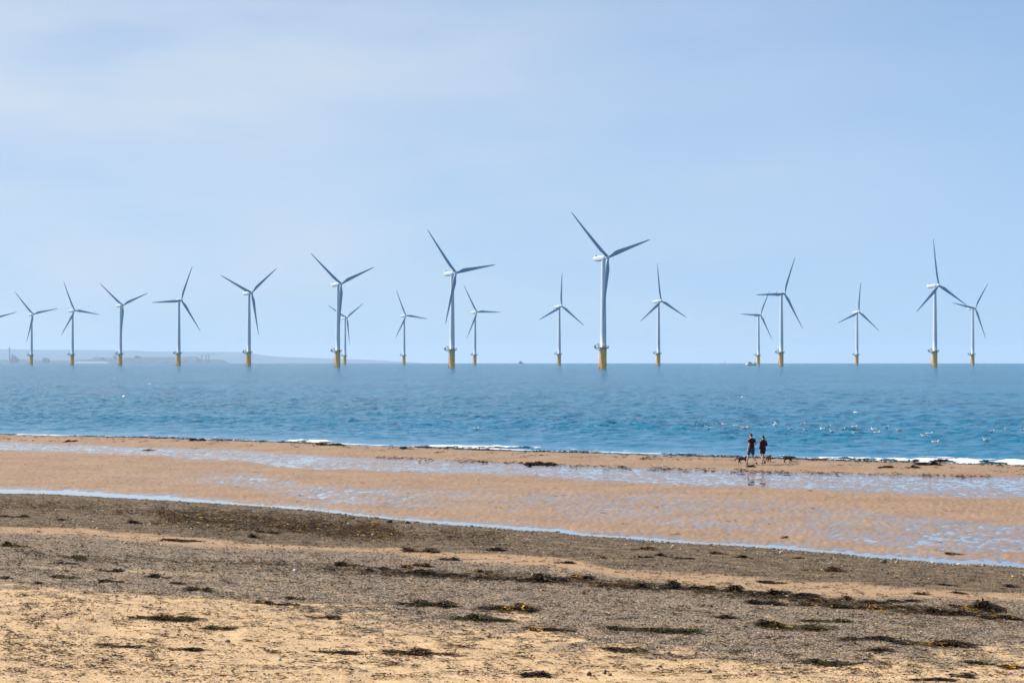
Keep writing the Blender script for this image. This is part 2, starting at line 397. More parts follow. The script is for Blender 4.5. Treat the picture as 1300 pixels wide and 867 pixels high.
def make_foam():
    Vs, Fs, n0 = [], [], 0
    def band(x0, x1, off, width, thick, cover, hgt, seed, wob=1.2):
        nonlocal n0
        xs = np.arange(x0, x1, .11); ss = np.linspace(-1, 1, 13)
        X = np.repeat(xs[None,:], len(ss), 0)
        wv = width(X)
        Y = SHc(X)+off+wob*(fbm(X*.12+seed, X*0, seed, 3)-.5)*2+ss[:,None]*wv*(.6+.8*fbm(X*.9, X*0+ss[:,None]*.5, seed+5, 3))
        Z = sea_height(X, Y)+.012+hgt(X)*(1-ss[:,None]**2)*(.3+1.1*fbm(X*2.1, Y*1.2, seed+3, 3))
        Z = np.maximum(Z, ground_z(X, Y)+.012)
        nr, nc = X.shape
        i = np.arange(nr-1)[:,None]*nc+np.arange(nc-1)[None,:]
        Fc = np.stack([i, i+1, i+nc+1, i+nc], -1).reshape(-1,4)
        nz = fbm(X*.8, Y*1.0, seed+9, 4)+.30*(1-np.abs(ss[:,None]))-(1-cover(X))*.75
        keep = (nz[:-1,:-1] > .42).reshape(-1)
        Vs.append(np.stack([X,Y,Z], -1).reshape(-1,3)); Fs.append(Fc[keep]+n0); n0 += X.size
    PX = np.array([0,100,150,250,330,400,440,500,560,620,700,850,960,1040,1080,1120,1200,1300])
    PXm = np.array([(p-650)/F*145*(1-.17*(p-650)/650) for p in PX])
    A = np.array([.35,.35,.45,.5,.6,.95,.6,.35,.7,.95,.75,.45,.35,.7,.9,1,1.1,1.2])
    amp = lambda X: np.interp(X, PXm, A)
    band(-60, 60, .35, lambda X: .28+.35*amp(X), 0, lambda X: .75+.35*amp(X), lambda X: .01+.015*amp(X), 61, .5)
    band(-60, 60, 2.4, lambda X: .3+.85*amp(X)**2, 0, lambda X: .1+.72*amp(X), lambda X: .01+.15*amp(X)**3, 71, 1.6)
    band(-60, 60, 7.5, lambda X: .3+.6*amp(X), 0, lambda X: .05+.30*amp(X)**2, lambda X: .01+.03*amp(X), 81, 3)
    V = np.vstack(Vs); Fc = np.vstack(Fs)
    me = raw_mesh('surf_foam', V, Fc, M['foam'])
    tag(obj('surf_foam', me), 'white foam of the small breaking waves along the water line', 'foam', kind='stuff')
make_foam()

# scattered small whitecaps far out
def make_caps():
    V, Fc = [], []
    for k in range(16):
        D = 1/rng.uniform(1/900, 1/190); x = rng.uniform(-.26, .26)*D
        if k < 8: x = -.235*D+rng.uniform(-3, 3)*D/180; D = 178+rng.uniform(-6, 8)
        L_ = rng.uniform(.2, .6)*(1+D/600); n = 7
        b = len(V)
        for i in range(n):
            f = i/(n-1)*2-1; w = .12*(1-f*f)+.02
            for s in (-1, 0, 1):
                X, Y = x+f*L_/2+rng.uniform(-.04,.04), D+s*w*1.5+rng.uniform(-.1,.1)
                z = float(sea_height(np.array([X]), np.array([Y]))[0])
                V.append((X, Y, z+(.10*(1-f*f) if s == 0 else -.01)))
        for i in range(n-1):
            for s in range(2):
                q = b+i*3+s; Fc.append((q, q+3, q+4, q+1))
    tag(obj('whitecap_foam', raw_mesh('whitecap_foam', V, Fc, M['foam'])), 'tiny white flecks of foam on the open blue water', 'foam', kind='stuff')
make_caps()

# ------------------------------------------------------------------ pebbles (uncountable)
def pebbles():
    n_try = 330000
    Dv = 1/rng.uniform(1/95, 1/24, n_try); u = rng.uniform(-.275, .275, n_try)
    X = u*Dv; Y = Dv
    g, ta = gravel_mask(X, Y); cs = CSc(X)
    edge = sst(3.5, .3, cs-Y)*sst(-.15, .1, cs-Y)
    patchy = .25+1.1*fbm(X*.6, Y*.6, 91, 4)
    sandp = .035+.22*sst(.5, .7, fbm(X*.55, Y*.8, 93, 4))*(Y < GB(X)+3)
    prob = np.where(Y < cs+.1, np.clip(g*.55*patchy+sandp*(1-g)+edge*.6, 0, 1), 0)
    keep = rng.uniform(size=n_try) < prob
    X, Y, edge, g = X[keep], Y[keep], edge[keep], g[keep]
    n = len(X)
    Z = ground_z(X, Y)
    size = np.exp(rng.normal(math.log(.0125), .42, n))*(1+.4*edge*rng.uniform(0,1.3,n)); size = np.clip(size, .006, .06)
    size = size*np.clip(Y/45, .7, 1.5)
    base = np.array([(1,0,0),(-.5,.87,0),(-.5,-.87,0),(.5,.5,.62),(-.7,.1,.62),(.3,-.6,.62),(0,0,-.5)])
    tri = np.array([(0,1,3),(1,2,4),(2,0,5),(1,4,3),(2,5,4),(0,3,5),(3,4,5)])
    jit = 1+rng.uniform(-.28, .28, (n,7,3))
    a = rng.uniform(0, 6.28, n); ca, sa = np.cos(a), np.sin(a)
    P = base[None]*jit*size[:,None,None]*np.array([1.2,.95,.75])
    Vx = P[...,0]*ca[:,None]-P[...,1]*sa[:,None]+X[:,None]; Vy = P[...,0]*sa[:,None]+P[...,1]*ca[:,None]+Y[:,None]
    Vz = P[...,2]+Z[:,None]+size[:,None]*.15
    V = np.stack([Vx,Vy,Vz], -1).reshape(-1,3)
    Fc = (tri[None]+7*np.arange(n)[:,None,None]).reshape(-1,3)
    pal = np.array([(.125,.088,.060),(.21,.155,.108),(.29,.22,.15),(.065,.05,.038),(.38,.31,.22),(.16,.11,.068),(.55,.48,.38),(.24,.14,.07)])
    pr = np.array([.22,.2,.14,.16,.09,.12,.04,.03])
    c = pal[rng.choice(len(pal), n, p=pr/pr.sum())]*rng.uniform(.75, 1.2, (n,1))
    me = raw_mesh('beach_pebbles', V, Fc, M['peb'], False, cols=np.repeat(c, 7, 0))
    tag(obj('beach_pebbles', me), 'countless small grey and tan pebbles strewn over the shingle and sand', 'pebbles', kind='stuff')
pebbles()

# ------------------------------------------------------------------ seaweed
PAL = {'dark': [(.016,.010,.006),(.026,.017,.009),(.009,.006,.004),(.045,.028,.013)],
       'olive': [(.028,.024,.008),(.050,.040,.012),(.014,.011,.005),(.085,.065,.022)],
       'ochre': [(.30,.15,.022),(.42,.23,.05),(.20,.095,.018),(.09,.05,.015)],
       'brown': [(.07,.036,.016),(.09,.045,.018),(.032,.017,.009),(.13,.07,.028)],
       'pale': [(.34,.28,.13),(.42,.36,.2),(.2,.16,.07),(.12,.1,.05)]}
def fronds(cx, cy, lift, length, width, cols, nseg=4):
    """vectorised: n bent flat fronds lying on the beach"""
    n = len(cx); a = rng.uniform(0, 6.28, n)
    V = np.zeros((n, nseg+1, 2, 3)); x, y = cx.copy(), cy.copy()
    tz = rng.uniform(-.35, .35, n)
    for k in range(nseg+1):
        w = width*(1-.75*(k/nseg)**2)
        g = ground_z(x, y)
        z = g+lift*(1-.5*abs(k/nseg-.5))+.004+rng.uniform(0, .35, n)*lift
        px, py = -np.sin(a)*w, np.cos(a)*w
        V[:,k,0] = np.stack([x-px, y-py, z-w*tz], -1); V[:,k,1] = np.stack([x+px, y+py, z+w*tz+w*.3], -1)
        a = a+rng.normal(0, .85, n); x = x+np.cos(a)*length/nseg; y = y+np.sin(a)*length/nseg
    b = (2*(nseg+1))*np.arange(n)[:,None]
    k = np.arange(nseg)[None,:]*2
    q = b+k
    Fc = np.stack([q, q+1, q+3, q+2], -1).reshape(-1,4)
    return V.reshape(-1,3), Fc, np.repeat(cols, 2*(nseg+1), 0)

def clump(x0, x1, y0, y1, pal, label, mix_=None, cat='seaweed', name='seaweed_clump', sparse=1.0, group='clumps of seaweed washed up on the beach'):
    cx = (x0+x1)/2; cy = y0*.35+y1*.65
    wx, wy = hit(cx, cy); D = wy; hpx = y1-y0
    zc = EYE-gz(wx, wy)
    w = (x1-x0)*D/F; hg = min(.58*hpx*D/F, .45); d = min(max(.62*hpx*D*D/(F*zc), .14), w*.9+.1)
    n = int(min(max(26, sparse*w*d*560+w*130), 3600))
    u = np.clip(rng.normal(0, .42, n), -1, 1); v = np.clip(rng.normal(0, .45, n), -1, 1)
    # a few sub-heaps so the outline is lumpy
    nb = max(2, int(w/.35)); bx = rng.uniform(-.9, .9, nb); bh = rng.uniform(.45, 1.1, nb)*(1-.5*bx**2)
    u = np.where(rng.uniform(size=n) < .55, bx[rng.integers(0, nb, n)]+rng.normal(0, .10, n), rng.uniform(-1, 1, n)*.97)
    X = wx+u*w/2; Y = wy+v*d/2-u*w*.05
    hb = np.max(bh[None,:]*np.exp(-((u[:,None]-bx[None,:])/.22)**2), 1)
    top = hg*np.clip(hb, .08, 1.2)*np.clip(1-v*v*.9, .1, 1)
    lift = top*np.sqrt(rng.uniform(0, 1, n))
    L_ = rng.uniform(.10, .30, n)*min(1.2, .5+w*.5); W = rng.uniform(.010, .026, n)*np.clip(D/50, .7, 1.6)
    c1 = np.array(PAL[pal]); c = c1[rng.integers(0, 4, n)]
    if mix_:
        pn, frac, where = mix_
        c2 = np.array(PAL[pn])[rng.integers(0, 4, n)]
        pb = np.clip(1-np.abs(u-where)/.55, 0, 1)*frac*1.7*(.4+.9*lift/(hg+1e-6))
        c = np.where((rng.uniform(size=n) < pb)[:,None], c2, c)
    c = c*np.exp(rng.normal(0, .5, (n,1)))
    V, Fc, cc = fronds(X, Y, lift, L_, W, c)
    z0 = gz(wx, wy); V = V-np.array([wx, wy, z0])
    o = obj(name, raw_mesh(name, V, Fc, M['weed'], False, cols=cc), loc=(wx, wy, z0))
    return tag(o, label, cat, group)

CL = [
 # the lower shingle and the near sand
 (508,578,760,771,'olive','dark olive clump with a domed right end, left of the ochre topped clump',None),
 (606,682,764,778,'dark','thick dark clump with ochre top right of the domed olive clump',('ochre',.7,.1)),
 (572,655,780,789,'olive','long flat olive clump just below the ochre topped clump',None),
 (670,726,795,802,'dark','short clump with ochre left half at left end of a long dark line',('ochre',.8,-.6)),
 (776,882,795,804,'olive','long low dark line of weed on shingle in lower middle of the beach',None),
 (765,815,818,827,'olive','green olive strip slanting on pale sand below the long low dark line',None),
 (658,698,848,863,'dark','black knotted kelp lump cut near the bottom edge of the photo',None),
 (487,575,821,832,'brown','thin broken brown line of weed on near sand left of centre',None),
 (962,1042,786,803,'olive','big olive clump with yellow belly on shingle, right of centre',('ochre',.5,-.1)),
 (1022,1078,785,792,'olive','straight caterpillar shaped dark olive clump above right of the big olive clump',None),
 (1066,1128,805,814,'dark','dark double clump on shingle left of the orange crested clump',None),
 (1132,1232,809,822,'dark','long clump with bright orange crest, largest on the lower right shingle',('ochre',1.0,-.1)),
 (1085,1130,821,828,'brown','brown clump directly below the dark double clump',None),
 (1020,1086,835,844,'olive','narrow olive strip at the sand edge below the brown clump',None),
 (1228,1262,839,846,'dark','small dark clump at the shingle edge near the lower right corner',None),
 (1268,1300,843,850,'brown','ochre clump cut by the right edge of the photo near the bottom',('ochre',.8,0)),
 (1205,1230,854,862,'dark','small black lumpy clump on sand near the lower right corner',None),
 (905,934,779,787,'olive','small grey olive clump on shingle left above the big olive clump',None),
 (165,248,779,788,'dark','long wavy dark line on near sand at lower left',('brown',.5,0)),
 (257,297,793,799,'olive','short olive strip on near sand below the wavy dark line',None),
 (123,174,815,820,'brown','thin brown streak on near sand at far lower left',None),
 (211,258,819,826,'brown','brown streak ending in a dark knot on near sand at lower left',('dark',.8,.6)),
 (392,429,777,786,'olive','clump with golden left end where shingle meets sand left of centre',('ochre',.5,-.5)),
 (364,386,755,762,'brown','reddish brown clump on lower left shingle',('ochre',.4,0)),
 (320,345,761,769,'olive','flat olive clump left of the reddish brown clump',None),
 (351,378,765,769,'dark','thin dark strip just below the reddish brown clump',None),
 (237,266,743,752,'olive','rusty olive mound on the lower left shingle',('ochre',.5,.3)),
 (188,213,729,735,'dark','dark flat clump above left of the rusty olive mound',None),
 (213,232,737,743,'dark','small black pile beside the rusty olive mound',None),
 (127,157,735,742,'olive','clump with a dark bulbous right end on the left shingle',None),
 (66,101,731,737,'olive','long thin clump left of the bulbous ended clump',None),
 (44,55,738,743,'dark','tiny black clump below the long thin clump at left',None),
 (0,16,732,737,'brown','brown clump cut by the left edge of the photo on the shingle',None),
 (123,152,721,727,'dark','pointed dark heap on the left shingle below the tufted pair',None),
 (68,82,712,717,'dark','left one of two small black heaps side by side on left shingle',None),
 (84,96,712,718,'dark','right one of two small black heaps side by side on left shingle',None),
 (83,106,703,711,'olive','olive heap above the two small black heaps at left',None),
 (3,31,687,698,'olive','green and pale heap near the left edge of the photo',('pale',.4,.2)),
 (14,36,652,659,'dark','black mound near the left edge, just below the channel',None),
 (0,14,653,658,'brown','reddish clump cut by the left edge of the photo below the channel',None),
 (161,179,659,666,'dark','dark clump on brown shingle at left, above the strip of bare sand',None),
 (192,206,660,667,'pale','pale straw yellow tuft at left above the strip of bare sand',None),
 (69,81,657,661,'dark','tiny dark tuft between black mound and dark clump at upper left shingle',None),
 (208,255,681,688,'dark','dark ragged line lying on the strip of bare sand at left',None),
 (327,352,673,679,'dark','neat black strip on brown shingle left of centre',None),
 (313,327,678,685,'dark','black heap just below the neat black strip',None),
 # middle of the upper shingle
 (512,554,693,704,'brown','forked brown streak across the bare sand strip near the centre',None),
 (558,581,705,713,'dark','peaked black clump on the bare sand strip near the centre',None),
 (619,641,695,702,'dark','two humped black clump right of the peaked one near the centre',('ochre',.3,-.6)),
 (707,727,711,717,'dark','black spiky tuft on the bare sand strip right of centre',None),
 (758,768,706,711,'brown','small brown tuft right of the black spiky tuft',None),
 (836,853,702,710,'dark','black dome shaped clump on the upper shingle right of centre',None),
 (804,826,706,710,'dark','thin black strip left of the dome shaped clump',None),
 (801,830,694,701,'brown','brown clump above the thin black strip, near the channel',None),
 (858,879,707,712,'dark','flat black strip right of the dome shaped clump',None),
 (904,924,701,706,'dark','small clump with peaked right end below the channel right of centre',None),
 (934,955,704,711,'dark','slanting black clump right of the peaked end clump',None),
 (1006,1018,705,709,'dark','tiny black clump below the channel, right of the pale stone',None),
 (1024,1068,721,726,'brown','flat long clump with bright orange left half on upper shingle',('ochre',1.3,-.4)),
 (1051,1066,718,722,'olive','small dull green clump just above the flat orange one',None),
 (963,998,735,740,'dark','straight black bar of weed on the bare sand strip at right',None),
 (1133,1141,729,736,'pale','yellow green tuft standing on the upper right shingle',None),
 (1194,1215,739,745,'dark','black clump with a tail on upper right shingle',None),
 (1277,1294,740,746,'dark','brown black clump near the right edge on the upper shingle',None),
 (1159,1174,751,755,'dark','left small black lens of weed on the bare sand strip at far right',None),
 (1211,1227,750,754,'dark','right small black lens of weed on the bare sand strip at far right',None),
 (1203,1221,701,705,'brown','clump lying on the wet flats beyond the channel at far right',None),
 (992,999,680,684,'brown','small clump lying alone on the wet flats beyond the channel',None),
 # the long wrack line, left to right
 (427,460,710,723,'dark','mound with ochre foot at the left end of the long wrack line',('ochre',.5,.6)),
 (460,476,718,728,'dark','rounded black mound second from the left end of the wrack line',None),
 (483,508,718,726,'dark','low dark mound third from the left end of the wrack line',('brown',.5,0)),
 (508,523,716,724,'dark','small mound with ochre foot fourth from the left end of the wrack line',('ochre',.6,.3)),
 (525,550,715,722,'dark','ragged flat clump behind the left part of the wrack line',('brown',.4,.5)),
 (510,584,723,731,'dark','long thin dark ridge in the left part of the wrack line',None),
 (604,622,720,728,'brown','knob with ochre crown between the two left stretches of the wrack line',('ochre',.8,.2)),
 (604,660,728,737,'dark','blackish flat stretch of wrack line just below the ochre crowned knob',None),
 (656,718,726,742,'dark','broad speckled heap in the middle of the wrack line',('pale',.16,.2)),
 (718,753,725,738,'dark','high heap with golden centre ending the middle stretch of the wrack line',('ochre',.6,-.2)),
 (757,800,736,747,'brown','low tawny stretch right after the gap in the wrack line',('ochre',.7,.0)),
 (806,835,736,750,'dark','spiky heap with orange tip left of the black boulder like heap',('ochre',.7,.1)),
 (841,888,735,751,'dark','tall black boulder like heap in the wrack line right of centre',None),
 (888,922,741,750,'dark','low black link joining two taller heaps of the wrack line',None),
 (920,962,739,754,'dark','tallest humped black heap of the right part of the wrack line',None),
 (950,1036,746,760,'dark','longest dense black heap of the right part of the wrack line',('pale',.12,.0)),
 (950,998,757,768,'dark','low dark apron lying below the longest black heap',('brown',.4,0)),
 (1022,1052,756,766,'dark','small black heap right after the longest black heap',('ochre',.3,.4)),
 (1056,1079,754,764,'dark','round heap with a yellow centre in the right part of the wrack line',('ochre',.8,0)),
 (1011,1046,763,769,'brown','tawny low clump below the small black heap of the wrack line',('ochre',.4,.3)),
 (1046,1102,766,773,'dark','flat black ribbon below the round yellow centred heap',None),
 (1087,1127,759,767,'dark','black arched clump left of its twin at the right of the wrack line',None),
 (1129,1164,758,767,'dark','black arched clump right of its twin at the right of the wrack line',None),
 (1096,1118,766,775,'ochre','golden orange heap below the twin arched black clumps',('dark',.3,.8)),
 (1116,1162,768,774,'dark','thin black ribbon right of the golden orange heap',None),
 (1156,1240,772,781,'dark','long dark ribbon under the big golden backed mound at far right',('brown',.3,.3)),
 (1208,1272,761,777,'dark','big mound with golden back at the far right of the wrack line',('ochre',.9,-.5)),
 (1249,1298,779,789,'dark','black clump at the right end of the wrack line by the photo edge',None),
 # on the sand bar by the sea
 (82,96,558,562,'dark','dark clump on the sand bar near the sea at far left',None),
 (241,262,556,561,'dark','dark mound at the water line left of the long foam',None),
 (181,196,570,573,'dark','dark clump lying in the shallow water band at left',None),
 (403,437,562,567,'dark','low dark mound at the water line left of centre',None),
 (509,521,567,571,'dark','small dark clump at the water line near the centre',None),
 (667,704,586,592,'dark','dark patch of weed at the edge of the shallow water band in the centre',None),
 (1165,1194,586,592,'dark','dark mound at the water line right of the walkers',None),
 (1115,1133,590,595,'dark','dark clump on the sand bar right of the walkers',None),
 (1151,1165,591,595,'dark','dark clump next right on the sand bar, below the water line mound',None),
 (948,958,590,594,'dark','small dark clump on sand at the feet of the walking man',None),
]
for x0, x1, y0, y1, pal, lab, mx in CL:
    clump(x0, x1, y0, y1, pal, lab, mx)
clump(398,452,822,828,'dark','dark straight stalk like strip on near sand left of centre',None,'seaweed','seaweed_stalk',.7)
clump(1150,1208,861,865,'dark','thin dark stalk like strip on sand at the bottom right',None,'seaweed','seaweed_stalk',.5)

def litter():
    parts = []
    def add(X, Y, nper, spread, Lr, Wr, lift, pals, pw):
        n = len(X)*nper
        cx = np.repeat(X, nper)+rng.normal(0, 1, n)*spread*1.3; cy = np.repeat(Y, nper)+rng.normal(0, 1, n)*spread
        pick = rng.choice(len(pals), len(X), p=np.array(pw)/sum(pw)); allp = np.array([PAL[p] for p in pals])
        c = allp[np.repeat(pick, nper), rng.integers(0, 4, n)]*rng.uniform(.6, 1.4, (n,1))
        parts.append(fronds(cx, cy, lift*rng.uniform(0, 1, n), rng.uniform(*Lr, n), rng.uniform(*Wr, n), c, 3))
    # strand line of the sea
    X = rng.uniform(-52, 40, 1500); k = fbm(X*.22, X*0, 101, 4) > .485-.06*(X < -12); X = X[k]
    Y = SHc(X)-rng.gamma(2, .42, len(X))-.1
    add(X, Y, 7, .16, (.12,.36), (.02,.045), .08, ['dark','brown'], [3,1.5])
    X = rng.uniform(-50, 38, 330); Y = SHc(X)-rng.uniform(1, 14, 330)**1.0
    add(X, Y, 7, .15, (.12,.36), (.02,.04), .06, ['dark','brown'], [3,2])
    # edge of the shallow band in the centre and right
    X = rng.uniform(-8, 24, 150); Y = WNc(X)+rng.normal(0, .8, 150)
    add(X, Y, 7, .16, (.12,.4), (.02,.05), .09, ['dark','brown'], [3,2])
    # flats
    X = rng.uniform(-38, 30, 130); Y = CNc(X)+rng.uniform(1, 45, 130)
    add(X, Y, 5, .12, (.1,.28), (.01,.02), .02, ['brown','dark'], [2,2])
    # dense bed of reddish weed at left below the channel
    P = np.array([hit(px, py) for px, py in zip(rng.uniform(95, 520, 650), rng.normal(0, 1, 650))] if False else
                 [hit(px, np.interp(px, [0,100,250,350,480,540,640], [640,645,658,664,675,680,684])+rng.normal()*np.interp(px, [0,200,300,440,640], [4,5,8,7,5]))
                  for px in np.concatenate([rng.uniform(0, 640, 650), rng.uniform(200, 500, 1150)])])
    Y = np.minimum(P[:,1], CSc(P[:,0])-.4)
    add(P[:,0], Y, 8, .12, (.08,.22), (.010,.02), .07, ['brown','dark','olive','ochre','pale'], [5,4,2,1.2,.3])
    # along the wrack line
    P = np.array([hit(px, np.interp(px, [0,60,200,330,460,640,760,860,960,1060,1160,1300], [695,707,712,717,726,732,741,745,755,766,774,785])+rng.normal()*3.2)
                  for px in np.concatenate([rng.uniform(0, 1300, 650), rng.uniform(400, 1280, 650)])])
    add(P[:,0], P[:,1], 7, .09, (.06,.2), (.007,.016), .04, ['dark','brown','olive','ochre'], [5,2,2,.7])
    # everywhere on the shingle
    P = np.array([hit(rng.uniform(0, 1300), rng.uniform(650, 860)) for _ in range(3400)])
    P = P[P[:,1] < CSc(P[:,0])-.3]
    add(P[:,0], P[:,1], 6, .07, (.06,.2), (.006,.015), .035, ['dark','brown','olive','ochre'], [5,3,2,.5])
    # small scraps on the near sand
    P = np.array([hit(rng.uniform(0, 1300), rng.uniform(750, 872)) for _ in range(1900)])
    k = (P[:,1] < GB(P[:,0])+1)&(fbm(P[:,0]*.7, P[:,1]*1.4, 111, 4) > .42); P = P[k]
    add(P[:,0], P[:,1], 4, .045, (.04,.12), (.004,.010), .012, ['dark','brown','olive'], [3,3,2])
    V, Fc, cc, n0 = [], [], [], 0
    for a, b, c in parts: V.append(a); Fc.append(b+n0); cc.append(c); n0 += len(a)
    me = raw_mesh('seaweed_scraps', np.vstack(V), np.vstack(Fc), M['weed'], False, cols=np.vstack(cc))
    tag(obj('seaweed_scraps', me), 'countless small scraps of dark seaweed strewn over the whole beach', 'seaweed', kind='stuff')
litter()

# ------------------------------------------------------------------ single larger stones
def ico(r=1, sub=2):
    import bmesh
    bm = bmesh.new(); bmesh.ops.create_icosphere(bm, subdivisions=sub, radius=r)
    V = np.array([v.co[:] for v in bm.verts]); Fc = np.array([[v.index for v in f.verts] for f in bm.faces]); bm.free(); return V, Fc
def stone(px, py, wpx, hpx, col, label):
    x, y = hit(px, py); s = wpx*y/F/2; h = hpx*y/F
    V, Fc = ico(1, 3)
    o = rng.uniform(0, 50)
    d = 1+.45*(fbm(V[:,0]*1.4+o, V[:,1]*1.4+V[:,2]*1.7, 5, 3)-.5)*2*.6
    V = V*d[:,None]*np.array([s, s*.8, h*.62])+np.array([0,0,h*.30])
    m = mat_plain('stone', col, .8, .3, 18, bump=.5)
    tag(obj('stone', raw_mesh('stone', V, Fc, m, True), loc=(x, y, gz(x, y))), label, 'stone', 'larger stones on the beach')
for a in [(1121,714,10,5,(.11,.075,.05),'dark brown dome shaped stone near the channel at right'),
          (1139,714,5,4,(.38,.23,.11),'small tan stone right of the dark brown dome shaped one'),
          (1219,717,9,3,(.5,.45,.37),'long pale stone at the edge of the channel at far right'),
          (1228,715,5,3,(.36,.29,.2),'sandy stone touching the long pale one by the channel'),
          (992,702,5,4,(.55,.45,.33),'cream stone below the channel right of centre'),
          (855,694,5,3,(.5,.38,.22),'yellowish stone on the shingle just below the channel'),
          (374,724,5,3.5,(.75,.73,.7),'bright white stone among dark weed left of centre'),
          (474,680,6,4,(.48,.36,.22),'cream stone in the reddish weed bed left of centre'),
          (901,852,6,5,(.05,.045,.045),'dark round stone on near sand right of centre'),
          (748,857,6,6,(.07,.06,.055),'dark stone shaped like an egg on near sand below centre'),
          (768,855,4,5,(.07,.065,.06),'left one of a close pair of dark stones near the bottom edge'),
          (775,857,4,4,(.08,.075,.07),'right one of a close pair of dark stones near the bottom edge'),
          (838,845,5,3,(.06,.055,.05),'small flat dark stone on near sand right below the olive strip'),
          (494,664,8,4,(.03,.025,.02),'left of two black stones on the near side of the channel'),
          (517,665,5,4,(.03,.03,.03),'right of two black stones on the near side of the channel'),
          (289,811,7,4,(.13,.12,.11),'grey stone on near sand at lower left'),
          (355,836,5,3,(.3,.33,.33),'pale bluish stone on near sand left of centre'),
          (94,656+5,5,3,(.4,.3,.2),'cream stone on the shingle left of the straw yellow tuft')]:
    stone(*a)

# ------------------------------------------------------------------ turbines
def lathe(prof, seg=28, axis='z'):
    V, Fc = [], []
    for r, z in prof:
        for i in range(seg):
            a = 2*math.pi*i/seg; V.append((r*math.cos(a), r*math.sin(a), z))
    for k in range(len(prof)-1):
        for i in range(seg):
            j = (i+1) % seg; Fc.append((k*seg+i, k*seg+j, (k+1)*seg+j, (k+1)*seg+i))
    V = np.array(V, float)
    if axis == 'y': V = V[:, [0,2,1]]*np.array([1,-1,1])   # profile runs along -y
    return V, np.array(Fc)
def loft(sections):
    """sections: list of closed rings (k,3) -> V, quads, capped with a centre fan written as quads"""
    k = len(sections[0]); V = np.vstack(sections); Fc = []
    for s in range(len(sections)-1):
        for i in range(k):
            j = (i+1) % k; Fc.append((s*k+i, s*k+j, (s+1)*k+j, (s+1)*k+i))
    n = len(V); c0, c1 = sections[0].mean(0), sections[-1].mean(0); V = np.vstack([V, c0, c1])
    for i in range(0, k, 2):
        j, l = (i+1) % k, (i+2) % k
        Fc.append((n, l, j, i)); b = (len(sections)-1)*k; Fc.append((n+1, b+i, b+j, b+l))
    return V, np.array(Fc)
def box(c, s, rz=0):
    x, y, z = np.array(s)/2
    V = np.array([(-x,-y,-z),(x,-y,-z),(x,y,-z),(-x,y,-z),(-x,-y,z),(x,-y,z),(x,y,z),(-x,y,z)])
    if rz: V = V@np.array([[math.cos(rz),math.sin(rz),0],[-math.sin(rz),math.cos(rz),0],[0,0,1]])
    return V+np.array(c), np.array([(0,3,2,1),(4,5,6,7),(0,1,5,4),(1,2,6,5),(2,3,7,6),(3,0,4,7)])
def tube(p, q, r, seg=8, r2=None):
    p, q = Vector(p), Vector(q); d = (q-p).normalized(); a = d.orthogonal().normalized(); b = d.cross(a)
    r2 = r if r2 is None else r2
    s = [np.array([(c+a*math.cos(t)*rr+b*math.sin(t)*rr)[:] for t in [2*math.pi*i/seg for i in range(seg)]]) for c, rr in ((p, r), (q, r2))]
    return loft(s)
def join(parts):
    V, Fc, n = [], [], 0
    for v, f in parts:
        V.append(v); Fc.append(f+n); n += len(v)
    return np.vstack(V), np.vstack(Fc)

HUBH, RR, OVER = 80.0, 46.5, 4.6
def blade_mesh():
    secs = []
    for r, ch, th, tw in [(1.2,2.0,1.0,20),(3,2.05,.98,18),(5.5,2.7,.62,15),(8.5,3.45,.36,12),(12,3.35,.27,9),(17,2.9,.22,6),(24,2.3,.19,4),(31,1.8,.17,2),(38,1.3,.16,1),(43,.9,.15,0),(45.8,.5,.14,0),(46.5,.12,.14,0)]:
        k = 16; a = np.linspace(0, 2*math.pi, k, endpoint=False)
        blend = min(max((r-2)/6, 0), 1)
        x = np.cos(a)*ch/2; yv = np.sin(a)*ch*th/2*(1-.45*blend*(1-np.cos(a))/2)
        x = x-ch*.20*blend                       # leading edge stays near the span axis
        t = math.radians(tw); X = x*math.cos(t)-yv*math.sin(t); Y = x*math.sin(t)+yv*math.cos(t)
        bend = -.9*(r/RR)**2
        secs.append(np.stack([X, Y+bend, np.full(k, r)], -1))
    V, Fc = loft(secs); return raw_mesh('blade', V, Fc, M['blade'])
def foundation_mesh():
    V, Fc = join([lathe([(2.35,-6),(2.35,13.6),(2.5,13.7),(2.5,14.4),(2.35,14.5),(2.35,15.3)], 28)])
    parts = [(V, Fc)]
    # boat landing fenders and ladder rungs on the -x side, a J-tube on the +x side
    for y in (-.9,.9): parts.append(tube((-3.3,y,-2), (-3.3,y,11), .22)); parts += [tube((-3.3,y,z), (-2.2,y,z), .15) for z in (.8,5.5,10.6)]
    for y in (-.3,.3): parts.append(tube((-2.85,y,0), (-2.85,y,15.2), .07))
    for z in np.arange(.5, 15, .8): parts.append(tube((-2.85,-.3,z), (-2.85,.3,z), .05, 6))
    parts.append(tube((1.6,-2.0,-4), (1.6,-2.0,13.5), .18))
    V, Fc = join(parts); me = raw_mesh('foundation', V, Fc, M['yellow'])
    me.materials.append(M['band'])
    for p in me.polygons:
        if p.center.z < 1.3: p.material_index = 1
    return me
def deck_outline():
    P = []
    for i in range(24):
        a = 2*math.pi*i/24; x, y = 4.0*math.cos(a), 4.0*math.sin(a)
        if abs(a-math.pi) < .9: x = -6.6; y = max(min(y*1.3, 3.1), -3.1)
        P.append((x, y))
    return P
